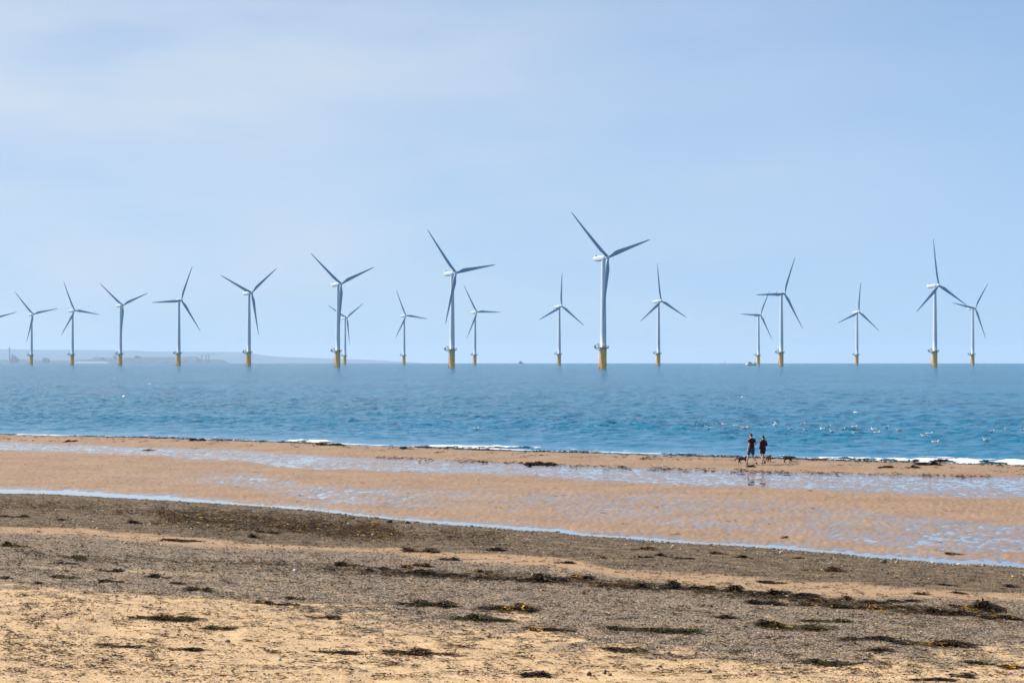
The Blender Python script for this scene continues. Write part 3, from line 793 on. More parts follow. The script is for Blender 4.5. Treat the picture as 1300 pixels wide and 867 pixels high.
def turbine_parts():
    P = deck_outline()
    V, Fc = loft([np.array([(x,y,15.3) for x, y in P]), np.array([(x,y,15.65) for x, y in P])])
    gird = [tube((0,0,14.2), (4.0*math.cos(a)*.95, 4*math.sin(a)*.95, 15.25), .16) for a in np.linspace(0, 6.28, 9)[:-1]]
    gird.append(tube((-2,1.5,13.2), (-6.3,1.8,15.25), .18)); gird.append(tube((-2,-1.5,13.2), (-6.3,-1.8,15.25), .18))
    plat = raw_mesh('platform', *join([(V,Fc)]+gird), M['rust'], False)
    rl = []
    for i in range(24):
        a, b = P[i], P[(i+1) % 24]
        rl.append(tube((*a,15.65), (*a,16.85), .06, 6))
        for z in (16.2, 16.82): rl.append(tube((*a,z), (*b,z), .05, 6))
    rail = raw_mesh('railing', *join(rl), M['rust'], False)
    dv = [tube((-3.3,-1.4,15.6), (-3.3,-1.4,18.6), .2), tube((-3.3,-1.4,18.5), (-6.4,-1.9,17.0), .15), tube((-3.3,-1.4,17.2), (-4.8,-1.6,17.7), .1)]
    dav = raw_mesh('davit_crane', *join(dv), M['rust'], False)
    tw = lathe([(2.35,15.3),(2.2,15.6),(2.15,15.65),(2.13,26),(2.0,38.0),(1.83,52),(1.62,66),(1.42,77.9)], 32)
    dr = box((-.9,-2.02,17.2), (.9,.35,2.1))
    tower = raw_mesh('tower', *join([tw, dr]), M['tower'])
    # nacelle : rounded box section lofted along y (front at -y)
    secs = []
    for y, hw, z0, z1 in [(-2.6,1.25,-1.2,1.25),(-2.0,1.5,-1.55,1.5),(0,1.75,-1.9,1.75),(3,1.8,-1.95,1.9),(6.5,1.75,-1.7,1.95),(8.6,1.6,-1.1,1.9),(9.1,1.3,-.7,1.7)]:
        k = 20; a = np.linspace(0, 2*math.pi, k, endpoint=False)
        cx = np.sign(np.cos(a))*np.abs(np.cos(a))**.5*hw; cz = (z0+z1)/2+np.sign(np.sin(a))*np.abs(np.sin(a))**.5*(z1-z0)/2
        secs.append(np.stack([cx, np.full(k, y), cz], -1))
    nac = join([loft(secs), box((0,7.6,2.5),(1.9,.9,1.1)), tube((.5,5.8,1.8), (.5,5.8,4.0), .05, 6), tube((-.5,5.8,1.8), (-.5,5.8,3.6), .05, 6), lathe([(1.55,-2.7),(1.5,-1.6)],24)])
    nacm = raw_mesh('nacelle', *nac, M['tower'])
    hv, hf = lathe([(.01,1.9),(.5,1.82),(.95,1.5),(1.28,.9),(1.4,.1),(1.4,-.9),(1.25,-1.6),(.9,-1.8)], 28, 'y')
    roots = [tube((0,0,0), (math.sin(a)*1.6,0,math.cos(a)*1.6), 1.02, 18) for a in (0, 2*math.pi/3, 4*math.pi/3)]
    hubm = raw_mesh('hub', *join([(hv,hf)]+roots), M['tower'])
    cab = raw_mesh('equipment_box', *box((-5.9,1.2,16.3),(1.0,1.6,1.3)), M['rust'], False)
    return plat, rail, dav, tower, nacm, hubm, cab
TP = turbine_parts(); FM = foundation_mesh(); BM = blade_mesh()
TILT = math.radians(5)

def fit(hub, tips, D, basex):
    best = None
    for yaw in np.radians(np.arange(30, 61, 1.5)):
        va = math.atan((basex-650)/F)
        n = np.array([math.sin(yaw), -math.cos(yaw)]); e = np.array([math.cos(yaw), math.sin(yaw)])
        for a0 in np.radians(np.arange(0, 120, 1.0)):
            P = []
            for k in range(3):
                a = a0+k*2*math.pi/3
                fwd = -math.sin(TILT)*math.cos(a)
                vx = e[0]*math.sin(a)+n[0]*fwd; vy = e[1]*math.sin(a)+n[1]*fwd; vz = math.cos(TILT)*math.cos(a)
                sc = RR*F/(D+vy*RR)
                P.append(((vx-vy*(basex-650)/F)*sc, -vz*sc))
            err = sum(min((tx-hub[0]-p[0])**2+(ty-hub[1]-p[1])**2 for p in P) for tx, ty in tips)
            err += .15*len(tips)*(math.degrees(yaw)-45)**2*.02
            if best is None or err < best[0]: best = (err, yaw, a0)
    return best
TL = [
 ((-9,403),(-9,461),[(26,393)],'turbine at the left edge of the photo, only one blade tip in view'),
 ((42,397),(40,461),[(20,371),(75,390),(35,431)],'small turbine nearest the left edge with its whole rotor in view'),
 ((94,392),(92,461),[(81,357),(128,397),(80,420)],'small turbine with one pale sunlit lower blade, second whole one from the left'),
 ((156,386),(153,462),[(126,358),(189,371),(157,430)],'turbine above the headland at left, with one blade hanging before its tower'),
 ((231,379),(227,462),[(243,337),(192,383),(255,419)],'turbine above the right end of the headland, one blade flat to the left'),
 ((319,370),(316,463),[(279,350),(351,340),(329,423)],'turbine with two blades raised in a wide V just right of the far headland'),
 ((433,359),(429,464),[(393,323),(475,339),(431,412)],'tall turbine standing in front of a smaller one it partly hides'),
 ((437,402),(438,461),[(415,387),(460,385),(443,435)],'smallest turbine, partly hidden right behind a tall one'),
 ((515,399),(513,461),[(502,366),(542,402),(501,427)],'small turbine standing alone right of the overlapping pair'),
 ((577,346),(574,466),[(539,293),(627,335),(565,410)],'second largest turbine, left of the tallest, one blade crossing its tower'),
 ((605,394),(603,461),[(590,361),(637,394),(594,427)],'small turbine right beside the second largest one'),
 ((712,387),(710,462),[(713,345),(684,406),(742,412)],'small turbine with one blade straight up, left of the tallest'),
 ((770,326),(766,467),[(722,274),(823,303),(761,408)],'tallest and nearest turbine, right of the centre of the photo'),
 ((840,381),(836,463),[(835,335),(814,407),(873,402)],'medium turbine next right of the tallest, one blade nearly upright'),
 ((966,399),(963,462),[(973,376),(937,400),(980,430)],'small turbine beside the cream work boat, one blade flat to the left'),
 ((998,372),(992,464),[(1010,328),(960,375),(1020,416)],'tall turbine standing above and right of the walking couple'),
 ((1090,395),(1088,462),[(1091,358),(1062,410),(1115,419)],'small turbine standing alone in the wide gap right of the couple'),
 ((1191,362),(1187,465),[(1184,306),(1163,396),(1228,387)],'tallest turbine of the right side with one blade near upright'),
 ((1239,390),(1235,462),[(1253,360),(1207,384),(1251,429)],'small turbine nearest the right edge with a blade behind its tall neighbour'),
]
for hub, base, tips, lab in TL:
    h = base[1]-hub[1]; D = F*HUBH/h
    bx = base[0]; X = D*(bx-650)/F
    if len(tips) == 1:
        yaw, a0 = math.radians(44), math.radians(75-120+120) % (2*math.pi/3)
        a0 = math.radians(75)
    else: _, yaw, a0 = fit(hub, tips, D, bx)
    t = empty('wind_turbine', (X, D, -(X*X+D*D)/2/R_EARTH), yaw)
    tag(t, lab, 'wind turbine', 'wind turbines standing in the sea')
    fo = obj('foundation', FM, t); pl = obj('platform', TP[0], t); tw = obj('tower', TP[3], t)
    rl = obj('railing', TP[1], pl); dv = obj('davit_crane', TP[2], pl); eb = obj('equipment_box', TP[6], pl)
    for o in (fo, pl): o.rotation_euler[2] = -yaw
    nc = obj('nacelle', TP[4], t, (0,0,HUBH)); nc.rotation_euler[0] = -TILT
    ax = Vector((0, -OVER*math.cos(TILT), HUBH+OVER*math.sin(TILT)+.0))
    hb = obj('hub', TP[5], t, ax); hb.rotation_mode = 'XYZ'
    hb.matrix_local = Matrix.Translation(ax)@Matrix.Rotation(-TILT, 4, 'X')@Matrix.Rotation(a0, 4, 'Y')
    for k in range(3):
        b = obj('blade', BM, t)
        b.matrix_local = Matrix.Translation(ax)@Matrix.Rotation(-TILT, 4, 'X')@Matrix.Rotation(a0+k*2*math.pi/3, 4, 'Y')

# ------------------------------------------------------------------ far land
def ridge(name, pts, D, depth, col, base=-60, seed=3, rough=3.0):
    """land rising behind a shore at distance D; pts = (photo column, photo row) of the skyline"""
    pts = np.array(pts, float); xs = np.linspace(pts[0,0], pts[-1,0], 420)
    X0 = (xs-650)/F*D; top = EYE+(HOR-np.interp(xs, pts[:,0], pts[:,1]))*D/F
    k = 14; v = np.linspace(0, 1, k)
    prof = np.sin(np.clip(v, 0, 1)*math.pi)**.6
    X = X0[None,:]*(1+v[:,None]*depth/D); Y = D+v[:,None]*depth+0*X
    scale = (D+depth/2)/D
    z0 = -(D*D)/2/R_EARTH-2
    T = (top*1.0-EYE)*scale+EYE
    Z = z0+(T-z0)[None,:]*prof[:,None]+(fbm(X*.004, Y*.01, seed, 4)-.5)*rough*2*(prof[:,None] > .3)
    Z[0] = z0-15; Z[-1] = z0-25
    nr, nc = X.shape
    i = np.arange(nr-1)[:,None]*nc+np.arange(nc-1)[None,:]
    Fc = np.stack([i, i+1, i+nc+1, i+nc], -1).reshape(-1,4)
    m = mat_plain(name+'_ground_haze_tint', col, .9, .45, .012)
    tag(obj(name, raw_mesh(name, np.stack([X,Y,Z], -1).reshape(-1,3), Fc, m)), kind='structure')
ridge('hills', [(-260,446),(-60,443),(0,443.0),(60,444),(110,444),(170,445),(200,446),(280,446.8),(310,447),(326,449.5),(345,452),(370,453.5),(420,455),(470,457),(520,459.5),(560,463)], 36000, 2500, (.06,.10,.13), rough=4)  # bluish land colour has distance haze painted in
ridge('coast', [(-200,457),(0,456.5),(30,456),(60,457.5),(100,457.2),(112,456),(125,455),(145,454.2),(165,453.6),(200,453.2),(240,452.8),(250,452.6),(253,455),(258,456),(264,455.6),(272,456),(283,457),(289,459.5),(293,463)], 20200, 900, (.05,.085,.11), seed=8, rough=1.2)  # blue of the far haze is mixed into the coast colour too
# pale beach strip in front of the coast
KD = 20000/10450
def far_shape(name, parts, mat, px, D, label, cat, group=None, rz=0):
    D = D*KD; X = (px-650)/F*D; z = EYE-(460.6-HOR)*D/F
    o = obj(name, raw_mesh(name, *join(parts), mat, False), loc=(X, D, z)); o.rotation_euler[2] = rz; o.scale = (KD,)*3
    return tag(o, label, cat, group)
mg = mat_plain('concrete_grey', (.30,.30,.30), .8, .15, .05); mwht = mat_plain('white_cladding', (.8,.8,.78), .6, .06, .05)
mred = mat_plain('pinkish_paint', (.55,.22,.2), .7, .15, .05); msand = mat_plain('far_sand', (.30,.28,.25), .9, .1, .01)
xs = np.linspace(95, 137, 40); D = 19000.0
Vb = []
for x in xs:
    for k, (dy, zz) in enumerate([(0,-24), (20,-14.0), (120,-4.0), (210,-26)]): Vb.append(((x-650)/F*(D+dy), D+dy, zz-(0 if 97 < x < 135 else 3)))
Fb = [(i*4+k, i*4+4+k, i*4+5+k, i*4+1+k) for i in range(39) for k in range(3)]
tag(obj('far_beach', raw_mesh('far_beach', Vb, Fb, msand)), kind='structure')
DC = 10450.0
pm = DC/F                                                              # metres per photo pixel there
def blk(w, h, d=20, x=0, y=0, z=0): return box((x, y, z+h/2), (w, d, h))
def wins(w, h, nx, nz, ydir=-10.2): return [box((-w/2+(i+.5)*w/nx, ydir, (k+.6)*h/nz), (w/nx*.5, .5, h/nz*.4)) for i in range(nx) for k in range(nz)]
far_shape('chimney', [tube((0,0,0),(0,0,76),4.6,20,3.2), tube((0,0,73),(0,0,78),4.0,20), tube((0,0,38),(0,0,39),5.0,20)], mg, 12, DC, 'tall grey chimney on the far shore near the left edge', 'chimney')
far_shape('process_tower', [tube((0,0,0),(0,0,44),5,16,4.5), blk(24,26,14,6), tube((-9,0,0),(-9,0,32),2,12), tube((12,0,26),(12,0,40),1.2,10)], mred, 15.5, DC-60, 'pinkish process tower right beside the tall grey chimney', 'tower')
far_shape('plant_building', [blk(14,34,16), blk(22,24,20,8), tube((4,0,24),(4,0,40),1.4,10)], mg, 19, DC, 'grey plant building right of the pinkish process tower', 'building')
far_shape('storage_shed', [blk(30,19,30), (lambda s: loft(s))([np.array([(13*math.cos(a),y,19+6*math.sin(a)) for a in np.linspace(0, math.pi, 12)]) for y in (-14,14)]), blk(8,25,20,-11)], mg, 58.5, DC, 'dark humped storage shed alone on the low far shore', 'building')
far_shape('warehouse', [blk(36,11,30), box((0,0,11.8), (37,31,1.4)), blk(12,13,20,14)], mwht, 123, DC-100, 'long white warehouse at the left end of the headland', 'building').location.z += 16*KD
far_shape('white_house', [blk(13,11,12), box((0,0,11.5),(14,13,1.2)), blk(5,14,6,3)], mwht, 104, DC-100, 'small white house left of the long white warehouse', 'building').location.z += 7*KD
far_shape('block_of_flats', [blk(16,16,14), box((0,0,16.4),(17,15,1)), blk(4,18,4)], mg, 146, DC-50, 'grey block left of centre on the far headland', 'building').location.z += 18*KD
far_shape('block_of_flats', [blk(24,12,16), blk(8,16,8,-4), box((0,0,12.4),(25,17,1))], mg, 174.5, DC-50, 'wider grey block with a roof tower on the far headland', 'building').location.z += 21*KD
far_shape('block_of_flats', [blk(14,8,12), box((0,0,8.4),(15,13,.8)), blk(5,10,5,3)], mg, 131, DC-50, 'low grey block right of the long white warehouse', 'building').location.z += 16*KD
def crane(px, label, jib):
    P = [tube((-3,-3,0),(-1,-1,34),.8,6), tube((3,-3,0),(1,-1,34),.8,6), tube((-3,3,0),(-1,1,34),.8,6), tube((3,3,0),(1,1,34),.8,6)]
    P += [tube((-2.5,-2.5,z),(2.5,2.5,z+5),.35,5) for z in (3,11,19,27)]+[box((0,0,34),(7,6,4)), tube((-6,0,36),(jib,0,46),.8,6), tube((0,0,36),(0,0,48),.6,6), tube((0,0,48),(jib,0,46),.3,5)]
    far_shape('harbour_crane', P, mg, px, DC, label, 'crane', 'cranes on the far headland')
crane(256, 'left faint harbour crane at the tip of the far headland', 16); crane(261.5, 'middle faint harbour crane at the tip of the far headland', 14)
crane(265, 'right faint harbour crane at the tip of the far headland, with the longest jib', 28)

# ------------------------------------------------------------------ boats
mh = mat_plain('cream_hull', (.66,.55,.45), .5, .1, .5); mhd = mat_plain('dark_hull', (.07,.08,.10), .5, .2, .5); mgl = mat_plain('dark_window', (.02,.03,.04), .1, .1, 1)
def hull(L, B, H):
    secs = []
    for f in np.linspace(-1, 1, 11):
        b = B/2*(1-max(f, 0)**2.2*.96)*(.92+.08*min(1, (f+1)*3)); sh = H*(1+.25*max(f, 0)**2)
        secs.append(np.array([(f*L/2, -b, sh), (f*L/2, -b*.95, sh*.4), (f*L/2, -b*.5, -.6), (f*L/2, b*.5, -.6), (f*L/2, b*.95, sh*.4), (f*L/2, b, sh)]))
    return loft(secs)
Db = 2750.0; Xb = (953.2-650)/F*Db
bt = empty('work_boat', (Xb, Db, -(Xb*Xb+Db*Db)/2/R_EARTH), math.pi)
tag(bt, 'small cream work boat just left of the turbine foundation', 'boat')
obj('hull', raw_mesh('hull', *hull(13.5, 4.6, 2.0), mh), bt)
wh = obj('wheelhouse', raw_mesh('wheelhouse', *join([box((1.2,0,3.0),(6.2,3.4,2.0)), box((2.2,0,4.5),(3,2.8,1.1)), box((2.2,0,5.1),(3.4,3.1,.15))]), mwht, False), bt)
obj('window', raw_mesh('window', *join([box((x,s*1.72,3.3),(.9,.06,.7)) for x in (-1,.2,1.4,2.6,3.6) for s in (-1,1)]), mgl, False), wh)
obj('mast', raw_mesh('mast', *join([tube((1.4,0,5),(1.4,0,7.2),.08), tube((1.4,-.8,6.4),(1.4,.8,6.4),.05)]), mg), bt)
obj('stern_gear', raw_mesh('stern_gear', *join([box((-5.4,0,2.6),(1.8,3.6,1.6)), tube((-4.2,-1.2,2),(-5.2,-1.2,4.2),.12), tube((-4.2,1.2,2),(-5.2,1.2,4.2),.12)]), mhd, False), bt)
Dc = 8400.0; Xc = (661.5-650)/F*Dc
sp = empty('fishing_ship', (Xc, Dc, -(Xc*Xc+Dc*Dc)/2/R_EARTH), 0)
tag(sp, 'tiny grey ship on the horizon between the two small turbines', 'ship')
obj('hull', raw_mesh('hull', *hull(19, 6, 3.4), mhd), sp)
obj('wheelhouse', raw_mesh('wheelhouse', *join([box((-3,0,6),(6,4.5,5)), box((-3,0,8.8),(4,3.6,1.4))]), mg, False), sp)
obj('mast', raw_mesh('mast', *join([tube((-3,0,9),(-3,0,14),.35), tube((5,0,3),(5,0,10),.3), tube((5,0,9.5),(-2,0,6),.15)]), mg), sp)
Dn = 6200.0; Xn = (920.3-650)/F*Dn
nb = empty('navigation_buoy', (Xn, Dn, -(Xn*Xn+Dn*Dn)/2/R_EARTH)); tag(nb, 'tiny dark buoy on the horizon left of the cream work boat', 'buoy')
obj('float', raw_mesh('float', *lathe([(.1,-.5),(1.6,-.3),(1.8,.8),(1.3,1.2),(.2,1.3)], 20), mhd), nb)
obj('mark', raw_mesh('mark', *join([tube((.9*math.cos(a),.9*math.sin(a),1.1),(.25*math.cos(a),.25*math.sin(a),6.5),.12) for a in (0,1.57,3.14,4.71)]+[tube((0,0,6.2),(0,0,8.6),.7,12,.1)]), mhd), nb)

# ------------------------------------------------------------------ gulls
def ell(c, r, sub=2, rot=None):
    V, Fc = ico(1, sub); V = V*np.array(r)
    if rot is not None: V = np.array([(rot@Vector(v))[:] for v in V])
    return V+np.array(c), Fc
def remesh(name, parts, mat, voxel, smooth_it=4):
    tri = []
    for v, f in parts:
        if f.shape[1] == 4: f = np.vstack([f[:,[0,1,2]], f[:,[0,2,3]]])
        tri.append((v, f))
    me = raw_mesh(name, *join(tri), mat)
    o = bpy.data.objects.new('tmp', me); COL.objects.link(o)
    md = o.modifiers.new('r', 'REMESH'); md.mode = 'VOXEL'; md.voxel_size = voxel
    sm = o.modifiers.new('s', 'SMOOTH'); sm.factor = .5; sm.iterations = smooth_it
    dg = bpy.context.evaluated_depsgraph_get(); dg.update()
    m2 = bpy.data.meshes.new_from_object(o.evaluated_get(dg)); m2.name = name
    bpy.data.objects.remove(o); bpy.data.meshes.remove(me)
    m2.materials.clear(); m2.materials.append(mat)
    m2.polygons.foreach_set('use_smooth', [True]*len(m2.polygons))
    return m2
gb = remesh('gull_body', [ell((0,0,.05),(.20,.085,.075)), tube((.13,0,.08),(.185,0,.155),.045,10,.034), ell((.20,0,.175),(.048,.036,.038)), tube((-.14,0,.07),(-.29,0,.115),.055,10,.018)], M['bird'], .011)
gw = raw_mesh('wing', *join([ell((-.05,s*.062,.088),(.17,.028,.045), 2) for s in (-1,1)]), M['wing'])
gk = raw_mesh('beak', *tube((.235,0,.172),(.285,0,.160),.013,6,.003), M['beak'])
gb2 = remesh('gull_body_raised', [ell((0,0,.10),(.17,.08,.075)), tube((.1,0,.13),(.17,0,.2),.04,10,.032), ell((.185,0,.215),(.046,.034,.036)), tube((-.12,0,.10),(-.27,0,.10),.05,10,.018),
     tube((.03,.06,.14),(-.03,.28,.33),.045,8,.03), tube((-.03,.28,.33),(-.16,.46,.46),.03,8,.01), tube((.03,-.06,.14),(-.03,-.28,.33),.045,8,.03), tube((-.03,-.28,.33),(-.16,-.46,.46),.03,8,.01)], M['bird'], .013)
GL = [
 (900,544.5,'gull left of the man, farthest left of the flock',0,1),(919.3,540,'gull alone and higher up, left above the man',1,1),(934,541,'greyish gull nearest above left of the head of the man',0,.9),
 (942.5,544.5,'left gull of the tight trio right above the man',1,.9),(946,545.8,'middle and brightest gull of the tight trio right above the man',0,1.2),(950.8,544.5,'right gull of the tight trio right above the man',1,.9),
 (969,545.2,'single gull right above the woman',0,.9),(983.8,542.5,'gull with wings raised right above and right of the woman',2,1),(1003,545,'gull above the running black dog',1,1.2),
 (1019.4,540,'upper gull of a vertical pair right above the running dog',0,1.1),(1022.5,546.8,'lower gull of a vertical pair right of the running dog',1,1.0),(1040.3,543.8,'left upper gull of a close slanting pair',0,1),
 (1043.8,545.8,'right lower gull of a close slanting pair',1,1),(1052,542.8,'single gull just right of the close slanting pair',0,.95),(1056.5,549.8,'brownish low gull nearest below the single gull',1,1),
 (1070,546.2,'gull with raised head facing right in the middle of the flock',0,1.2),(1085,546,'upper white gull of a vertical pair in the middle of the flock',0,1.1),(1084.7,550.3,'lower tan gull of a vertical pair in the middle of the flock',1,1),
 (1109,546,'upper gull of the next vertical pair to the right',1,1.1),(1113.5,550.6,'lower brown gull of the next vertical pair to the right',0,1.1),(1126,544.6,'single gull between the vertical pair and the last bright one',0,.95),
 (1141,547.1,'bright gull at the right end of the main row',1,1.15),(1173,554.2,'left gull of a touching pair set apart from the flock',1,1.2),(1180,553,'right gull of a touching pair with head raised',0,1.2),
 (1188,562,'grey backed gull nearest to the beach, below the touching pair',0,1.2),(1252,562,'white gull near the beach at right with tail up',1,1.2),(1259.5,548,'white gull farther out near the right edge',0,1),
 (1278,545,'dull gull between two white ones near the right edge',1,1),(1298,547.2,'gull cut by the right edge of the photo',0,1),(605,547.2,'lone gull far left of the flock near the centre',0,1.1)]
for px, py, lab, kind, sc in GL:
    x, y = hit(px, py)
    z = float(sea_height(np.array([x]), np.array([y]))[0])
    rz = (0 if kind != 1 else math.pi)+rng.uniform(-.6, .6)
    g = empty('gull', (x, y, z), rz); g.scale = (.95*sc,)*3
    tag(g, lab, 'gull', 'gulls floating off the beach')
    obj('body', gb2 if kind == 2 else gb, g)
    if kind != 2: obj('wing', gw, g); obj('beak', gk, g)

# ------------------------------------------------------------------ people
def limb(pts, rad, seg=14, flat=None):
    """tapered tube through points; rad per point (r or (rx, ry))"""
    secs = []
    P = [Vector(p) for p in pts]
    for i, p in enumerate(P):
        d = (P[min(i+1, len(P)-1)]-P[max(i-1, 0)]).normalized()
        ref = Vector((1,0,0)) if abs(d.x) < .8 else Vector((0,1,0))
        b = d.cross(ref).normalized(); a = b.cross(d).normalized()       # a ~ x, b ~ y
        r = rad[i]; rx, ry = (r, r) if not isinstance(r, tuple) else r
        secs.append(np.array([(p+a*math.cos(t)*rx+b*math.sin(t)*ry)[:] for t in [2*math.pi*k/seg for k in range(seg)]]))
    return loft(secs)
def hand(w, dr, side, curl=.5):
    """w wrist, dr direction of the hand, side = +1 right hand; five fingers"""
    w = Vector(w); d = Vector(dr).normalized(); fwd = Vector((0,1,0)); n = d.cross(fwd).normalized()
    f = n.cross(d).normalized(); parts = [limb([w, w+d*.05, w+d*.09], [(.02,.028),(.018,.038),(.014,.036)], 10)]
    inw = Vector((-side,0,0))
    for k, (o, L_) in enumerate([(-.027,.058),(-.009,.068),(.010,.074),(.028,.066)]):
        b = w+d*.085+f*o; m = b+(d+inw*curl*.4)*L_*.5; e = m+(d*.6+inw*curl)*L_*.5
        parts.append(limb([b-d*.01, m, e], [.0095,.0090,.0075], 8))
    b = w+d*.03+f*.03; parts.append(limb([b, b+(f+d*.7)*.03, b+(f*.8+d*1.5)*.042], [.013,.011,.009], 8))
    return parts
def head_parts(c, yaw, pitch, s=1.0):
    Rm = Matrix.Rotation(yaw, 3, 'Z')@Matrix.Rotation(pitch, 3, 'X')
    def T(p): return (Vector(c)+(Rm@Vector(p))*s)[:]
    P = [ell(c, (.074*s,.092*s,.098*s), 3, Rm), ell(T((0,.028,-.055)), (.052*s,.058*s,.055*s), 2, Rm),
         limb([T((0,.085,.02)), T((0,.112,-.022)), T((0,.09,-.032))], [.008,.015,.010], 8),
         ell(T((0,.088,-.058)), (.024*s,.010*s,.007*s), 1, Rm), ell(T((0,.076,-.085)), (.022*s,.016*s,.018*s), 1, Rm)]
    for sx in (-1,1): P.append(ell(T((sx*.077,-.004,-.01)), (.009*s,.018*s,.03*s), 1, Rm)); P.append(ell(T((sx*.03,.082,.012)), (.016*s,.010*s,.008*s), 1, Rm))
    return P, T, Rm
def person(name, loc, rz, H, legs, arms, headc, headrot, label, woman=False):
    """legs/arms: joint lists in a 1.80 m frame facing +y"""
    k = H/1.80
    t = empty(name, loc, rz); t.scale = (k,)*3
    tag(t, label, 'person', 'people walking their dogs')
    B, TOP, SH = [], [], []
    neck = Vector((0,.015,1.47))
    sw = .17 if not woman else .155; hw = .150 if not woman else .155
    lean = [(0,0,.86),(0,0,.95),(0,.005,1.08),(0,.012,1.22),(0,.018,1.36),(0,.012,1.45),(0,.02,1.50)]
    B.append(limb(lean, [(.13,.10),(hw,.11),(.128,.095),(.148,.105),(sw,.105),(.12,.075),(.058,.058)], 20))
    B.append(limb([(0,.015,1.44), tuple(Vector(headc)+Vector((0,-.02,-.06)))], [.058,.054], 14))
    hp, T, Rm = head_parts(headc, *headrot); B += hp
    off = .014
    TOP.append(limb([(0,0,.90),(0,.002,.98),(0,.005,1.08),(0,.012,1.22),(0,.018,1.36),(0,.014,1.455),(0,.018,1.492)], [(hw+.022,.128),(hw+.018,.124),(.148,.112),(.176,.125),(sw+.032,.128),(.128,.092),(.068,.068)], 22))
    for (hip, kn, an, toe) in legs:
        B.append(limb([hip, tuple((Vector(hip)*.5+Vector(kn)*.5)), kn, tuple(Vector(kn)*.65+Vector(an)*.35+Vector((0,-.012,0))), an], [.083,.070,.050,.053,.034], 16))
        B.append(limb([an, toe], [.034,.028], 10))
        d = Vector(kn)-Vector(hip); kk = Vector(hip)+d*(.80 if not woman else .62)
        SH.append(limb([tuple(Vector(hip)+Vector((0,0,.06))), tuple(Vector(hip)+d*.25), tuple(kk)], [.098,.103,.092 if not woman else .096], 16))
    SH.append(limb([(0,0,.86),(0,0,.94),(0,0,1.0)], [(.12,.105),(hw+.008,.120),(hw-.005,.110)], 20))
    for side, sh, el, wr, hd in arms:
        B.append(limb([sh, el, tuple(Vector(el)*.6+Vector(wr)*.4), wr], [.048,.039,.036,.025], 12)); B.append(ell(sh, (.055,.055,.055), 2))
        B += hand(wr, hd, side)
        ua = Vector(el)-Vector(sh)
        TOP.append(limb([tuple(Vector(sh)+Vector((-side*.05,0,.02))), tuple(sh), tuple(Vector(sh)+ua*(.6 if not woman else 1))], [.062,.068,.060 if not woman else .056], 14))
        if woman: TOP.append(limb([el, tuple(Vector(el)+(Vector(wr)-Vector(el))*.92)], [.056,.040], 12)); TOP.append(ell(el, (.055,.055,.055), 1))
    body = obj('body', remesh('body', B, M['skin'], .009, 2), t)
    obj('jacket' if woman else 't_shirt', remesh('top', TOP, M['maroon' if woman else 'navy'], .013, 3), t)
    obj('shorts', remesh('shorts', SH, M['dksh' if woman else 'bluesh'], .013, 3), t)
    for (hip, kn, an, toe) in legs:
        a, e = Vector(an), Vector(toe); d = (e-a); d.z = 0; d.normalize(); heel = a-d*.045
        s = remesh('shoe', [limb([tuple(a+Vector((0,0,.015))), tuple(a-Vector((0,0,.035)))], [.045,.048], 12),
                            limb([tuple(heel+Vector((0,0,-.045))), tuple(a+(e-a)*.55+Vector((0,0,-.018))), tuple(e+d*.05+Vector((0,0,-.002)))], [(.042,.038),(.048,.038),(.040,.024)], 14)], M['shoe'], .009, 2)
        so = obj('shoe', s, t)
        # sole follows the foot
        obj('sole', raw_mesh('sole', *limb([tuple(heel+Vector((0,0,-.075))), tuple(e+d*.06+Vector((0,0,-.018)))], [(.044,.013),(.042,.012)], 12), M['sole']), so)
    hairp = [ell(T((0,-.018,.022)), (.082,.092,.094), 3, Rm), ell(T((0,-.05,-.02)), (.070,.062,.075), 2, Rm)]
    # hair must not cover the face: keep what lies behind a plane through the ears and above the brow
    if woman: hairp += [ell(T((0,-.095,.03)), (.040,.042,.040), 2, Rm), limb([T((0,-.11,.02)), T((0,-.14,-.06)), T((0,-.125,-.17))], [.026,.030,.012], 10)]
    hm = remesh('hair', hairp, M['hair'], .010, 1)
    inv = Rm.transposed(); c = Vector(headc)
    for v in hm.vertices:
        l = inv@(v.co-c)
        if l.y > .045 and l.z < .055: l.y = .045+(l.y-.045)*.05; v.co = c+Rm@l
    obj('hair', hm, t)
    return t
def foot_at(px, py):
    x, y = hit(px, py); return x, y, gz(x, y)
mx_, my_, mz_ = foot_at(954.3, 590.0)
man = person('person', (mx_, my_, mz_+.012), math.radians(38), 1.80,
    [((-.09,0,.90),(-.10,.19,.50),(-.10,.27,.095),(-.10,.45,.09)),
     ((.09,0,.90),(.10,.00,.48),(.10,-.27,.135),(.11,-.12,.055))],
    [(-1,(-.195,.0,1.40),(-.235,-.05,1.12),(-.225,.08,.88),(-.05,.15,-1)),
     (1,(.195,.0,1.40),(.25,-.08,1.14),(.17,.12,1.02),(-.5,.7,-.4))],
    (0,.075,1.625), (math.radians(35), math.radians(-28)),
    'man in a black t-shirt and blue shorts walking with head bowed')
wx_, wy_, wz_ = foot_at(969.0, 589.6)
wom = person('person', (wx_, wy_, wz_+.012), math.radians(28), 1.66,
    [((-.085,0,.90),(-.09,.10,.49),(-.05,-.24,.15),(-.04,-.10,.055)),
     ((.085,0,.90),(.075,.14,.49),(.06,.20,.095),(.06,.37,.085))],
    [(-1,(-.175,.0,1.39),(-.225,-.04,1.12),(-.215,.08,.90),(0,.1,-1)),
     (1,(.175,.0,1.39),(.245,-.03,1.13),(.16,.16,1.08),(-.5,.7,.1))],
    (0,.045,1.63), (math.radians(8), math.radians(-8)),
    'woman in a dark maroon jacket and dark shorts walking beside the man', True)

